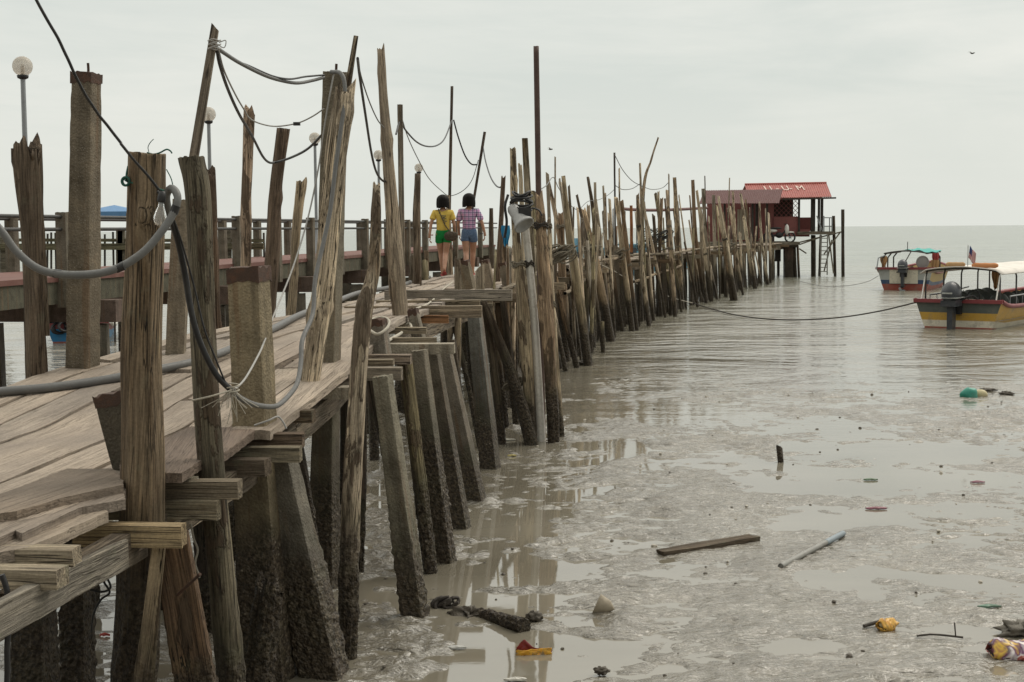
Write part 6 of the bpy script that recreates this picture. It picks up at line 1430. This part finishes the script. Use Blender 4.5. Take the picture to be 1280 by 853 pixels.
# ------------------------------------------------------------------ two birds
for lab, px, py, Y, s in (("distant bird gliding in the sky above the boats", 1215, 67, 90, .45), ("distant bird flying above the round headed pole", 688, 187, 90, .45)):
    c = P(px, py, Y); m = MB(); m.sphere((0, 0, 0), (.28 * s, .10 * s, .09 * s), 0, 10, 8); m.sphere((.28 * s, 0, .02 * s), (.09 * s, .06 * s, .06 * s), 0, 8, 6); m.add([V((-.25 * s, -.06 * s, 0)), V((-.5 * s, -.12 * s, .02)), V((-.5 * s, .12 * s, .02)), V((-.25 * s, .06 * s, 0))], [(0, 1, 2, 3), (3, 2, 1, 0)])
    for sy in (-1, 1): 
        m.add([V((.12 * s, 0, .03 * s)), V((-.12 * s, 0, .03 * s)), V((-.10 * s, sy * .45 * s, .18 * s)), V((.10 * s, sy * .45 * s, .20 * s)), V((-.22 * s, sy * .85 * s, .06 * s)), V((.12 * s, 0, .0)), V((-.12 * s, 0, .0)), V((-.10 * s, sy * .45 * s, .16 * s)), V((.10 * s, sy * .45 * s, .18 * s))], [(0, 1, 2, 3), (3, 2, 4), (5, 8, 7, 6), (8, 4, 7), (0, 3, 8, 5), (3, 4, 8), (2, 7, 4), (1, 6, 7, 2)])
    o = m.build("bird", M_DARK, None, c); o.rotation_euler = (.2, 0, .4); tag(o, lab, "bird")

# ------------------------------------------------------------------ labels of the rows behind: by look, then by the named neighbour
MARKS = [(o, s0, s1) for o, s0, s1, Y in POSTS if 600 < s1[0] < 965 and o['category'] in ('pole', 'post', 'mast', 'pipe', 'stub')]
def short(o):
    import re as _re
    t = o['label']; return t
NICK = {}
for o, s0, s1 in MARKS:
    w_ = o['label'].split()
    cut = next((i for i, x in enumerate(w_) if x in ('left', 'right', 'of', 'with', 'behind', 'beside', 'standing', 'leaning', 'landward', 'seaward', 'in', 'under', 'over', 'tied', 'just', 'rising', 'bowing', 'crossing', 'near', 'breaking', 'at', 'on', 'next', 'tapering', 'bending', 'beneath', 'slumped', 'along', 'across', 'below', 'fallen', 'above', 'crossing')), 5)
    NICK.setdefault(' '.join(w_[:max(2, min(cut, 5))]), []).append((o, s0, s1))
NICK = {k: v[0] for k, v in NICK.items() if len(v) == 1 and len(k.split()) <= 5}
used = {}
FILL.sort(key=lambda d: d['s'][0])
for d in FILL:
    o = d['o']; x, ytop = d['s']; xb = d['sb'][0]
    size = 'slim' if d['w'] < .105 else ('stout' if d['w'] > .15 else '')
    lean = 'tilting landward' if x - xb < -9 else ('leaning' if abs(x - xb) > 5 else 'upright')
    hgt = 'tall' if d['h'] > 3.35 else ('short' if d['h'] < 2.15 else 'mid height')
    noun = 'pole' if d['kind'] == 'pole' else ('squared bearing pile' if d['sq'] else 'round bearing pile')
    near = sorted(NICK.items(), key=lambda kv: abs(kv[1][2][0] - x))[:4]
    heads = {'broken': 'split top', 'flat': 'sawn top', 'slant': 'slanted top'}[d['head']]
    done = False
    for nick, (oo, s0, s1) in near:
        rel = 'just right of' if x > s1[0] + 1.5 else ('just left of' if x < s1[0] - 1.5 else 'behind')
        for lab in (f"{hgt} {d['tone']} {noun} {rel} the {nick}", f"{size} {hgt} {d['tone']} {noun} {rel} the {nick}", f"{lean} {hgt} {d['tone']} {noun} with {heads} {rel} the {nick}"):
            lab = ' '.join(lab.split())
            if lab not in used and len(lab.split()) <= 16: used[lab] = o; done = True; break
        if done: break
    tag(o, lab, d['kind'], PAL if d['kind'] == 'pole' else "bearing piles under the far walk")
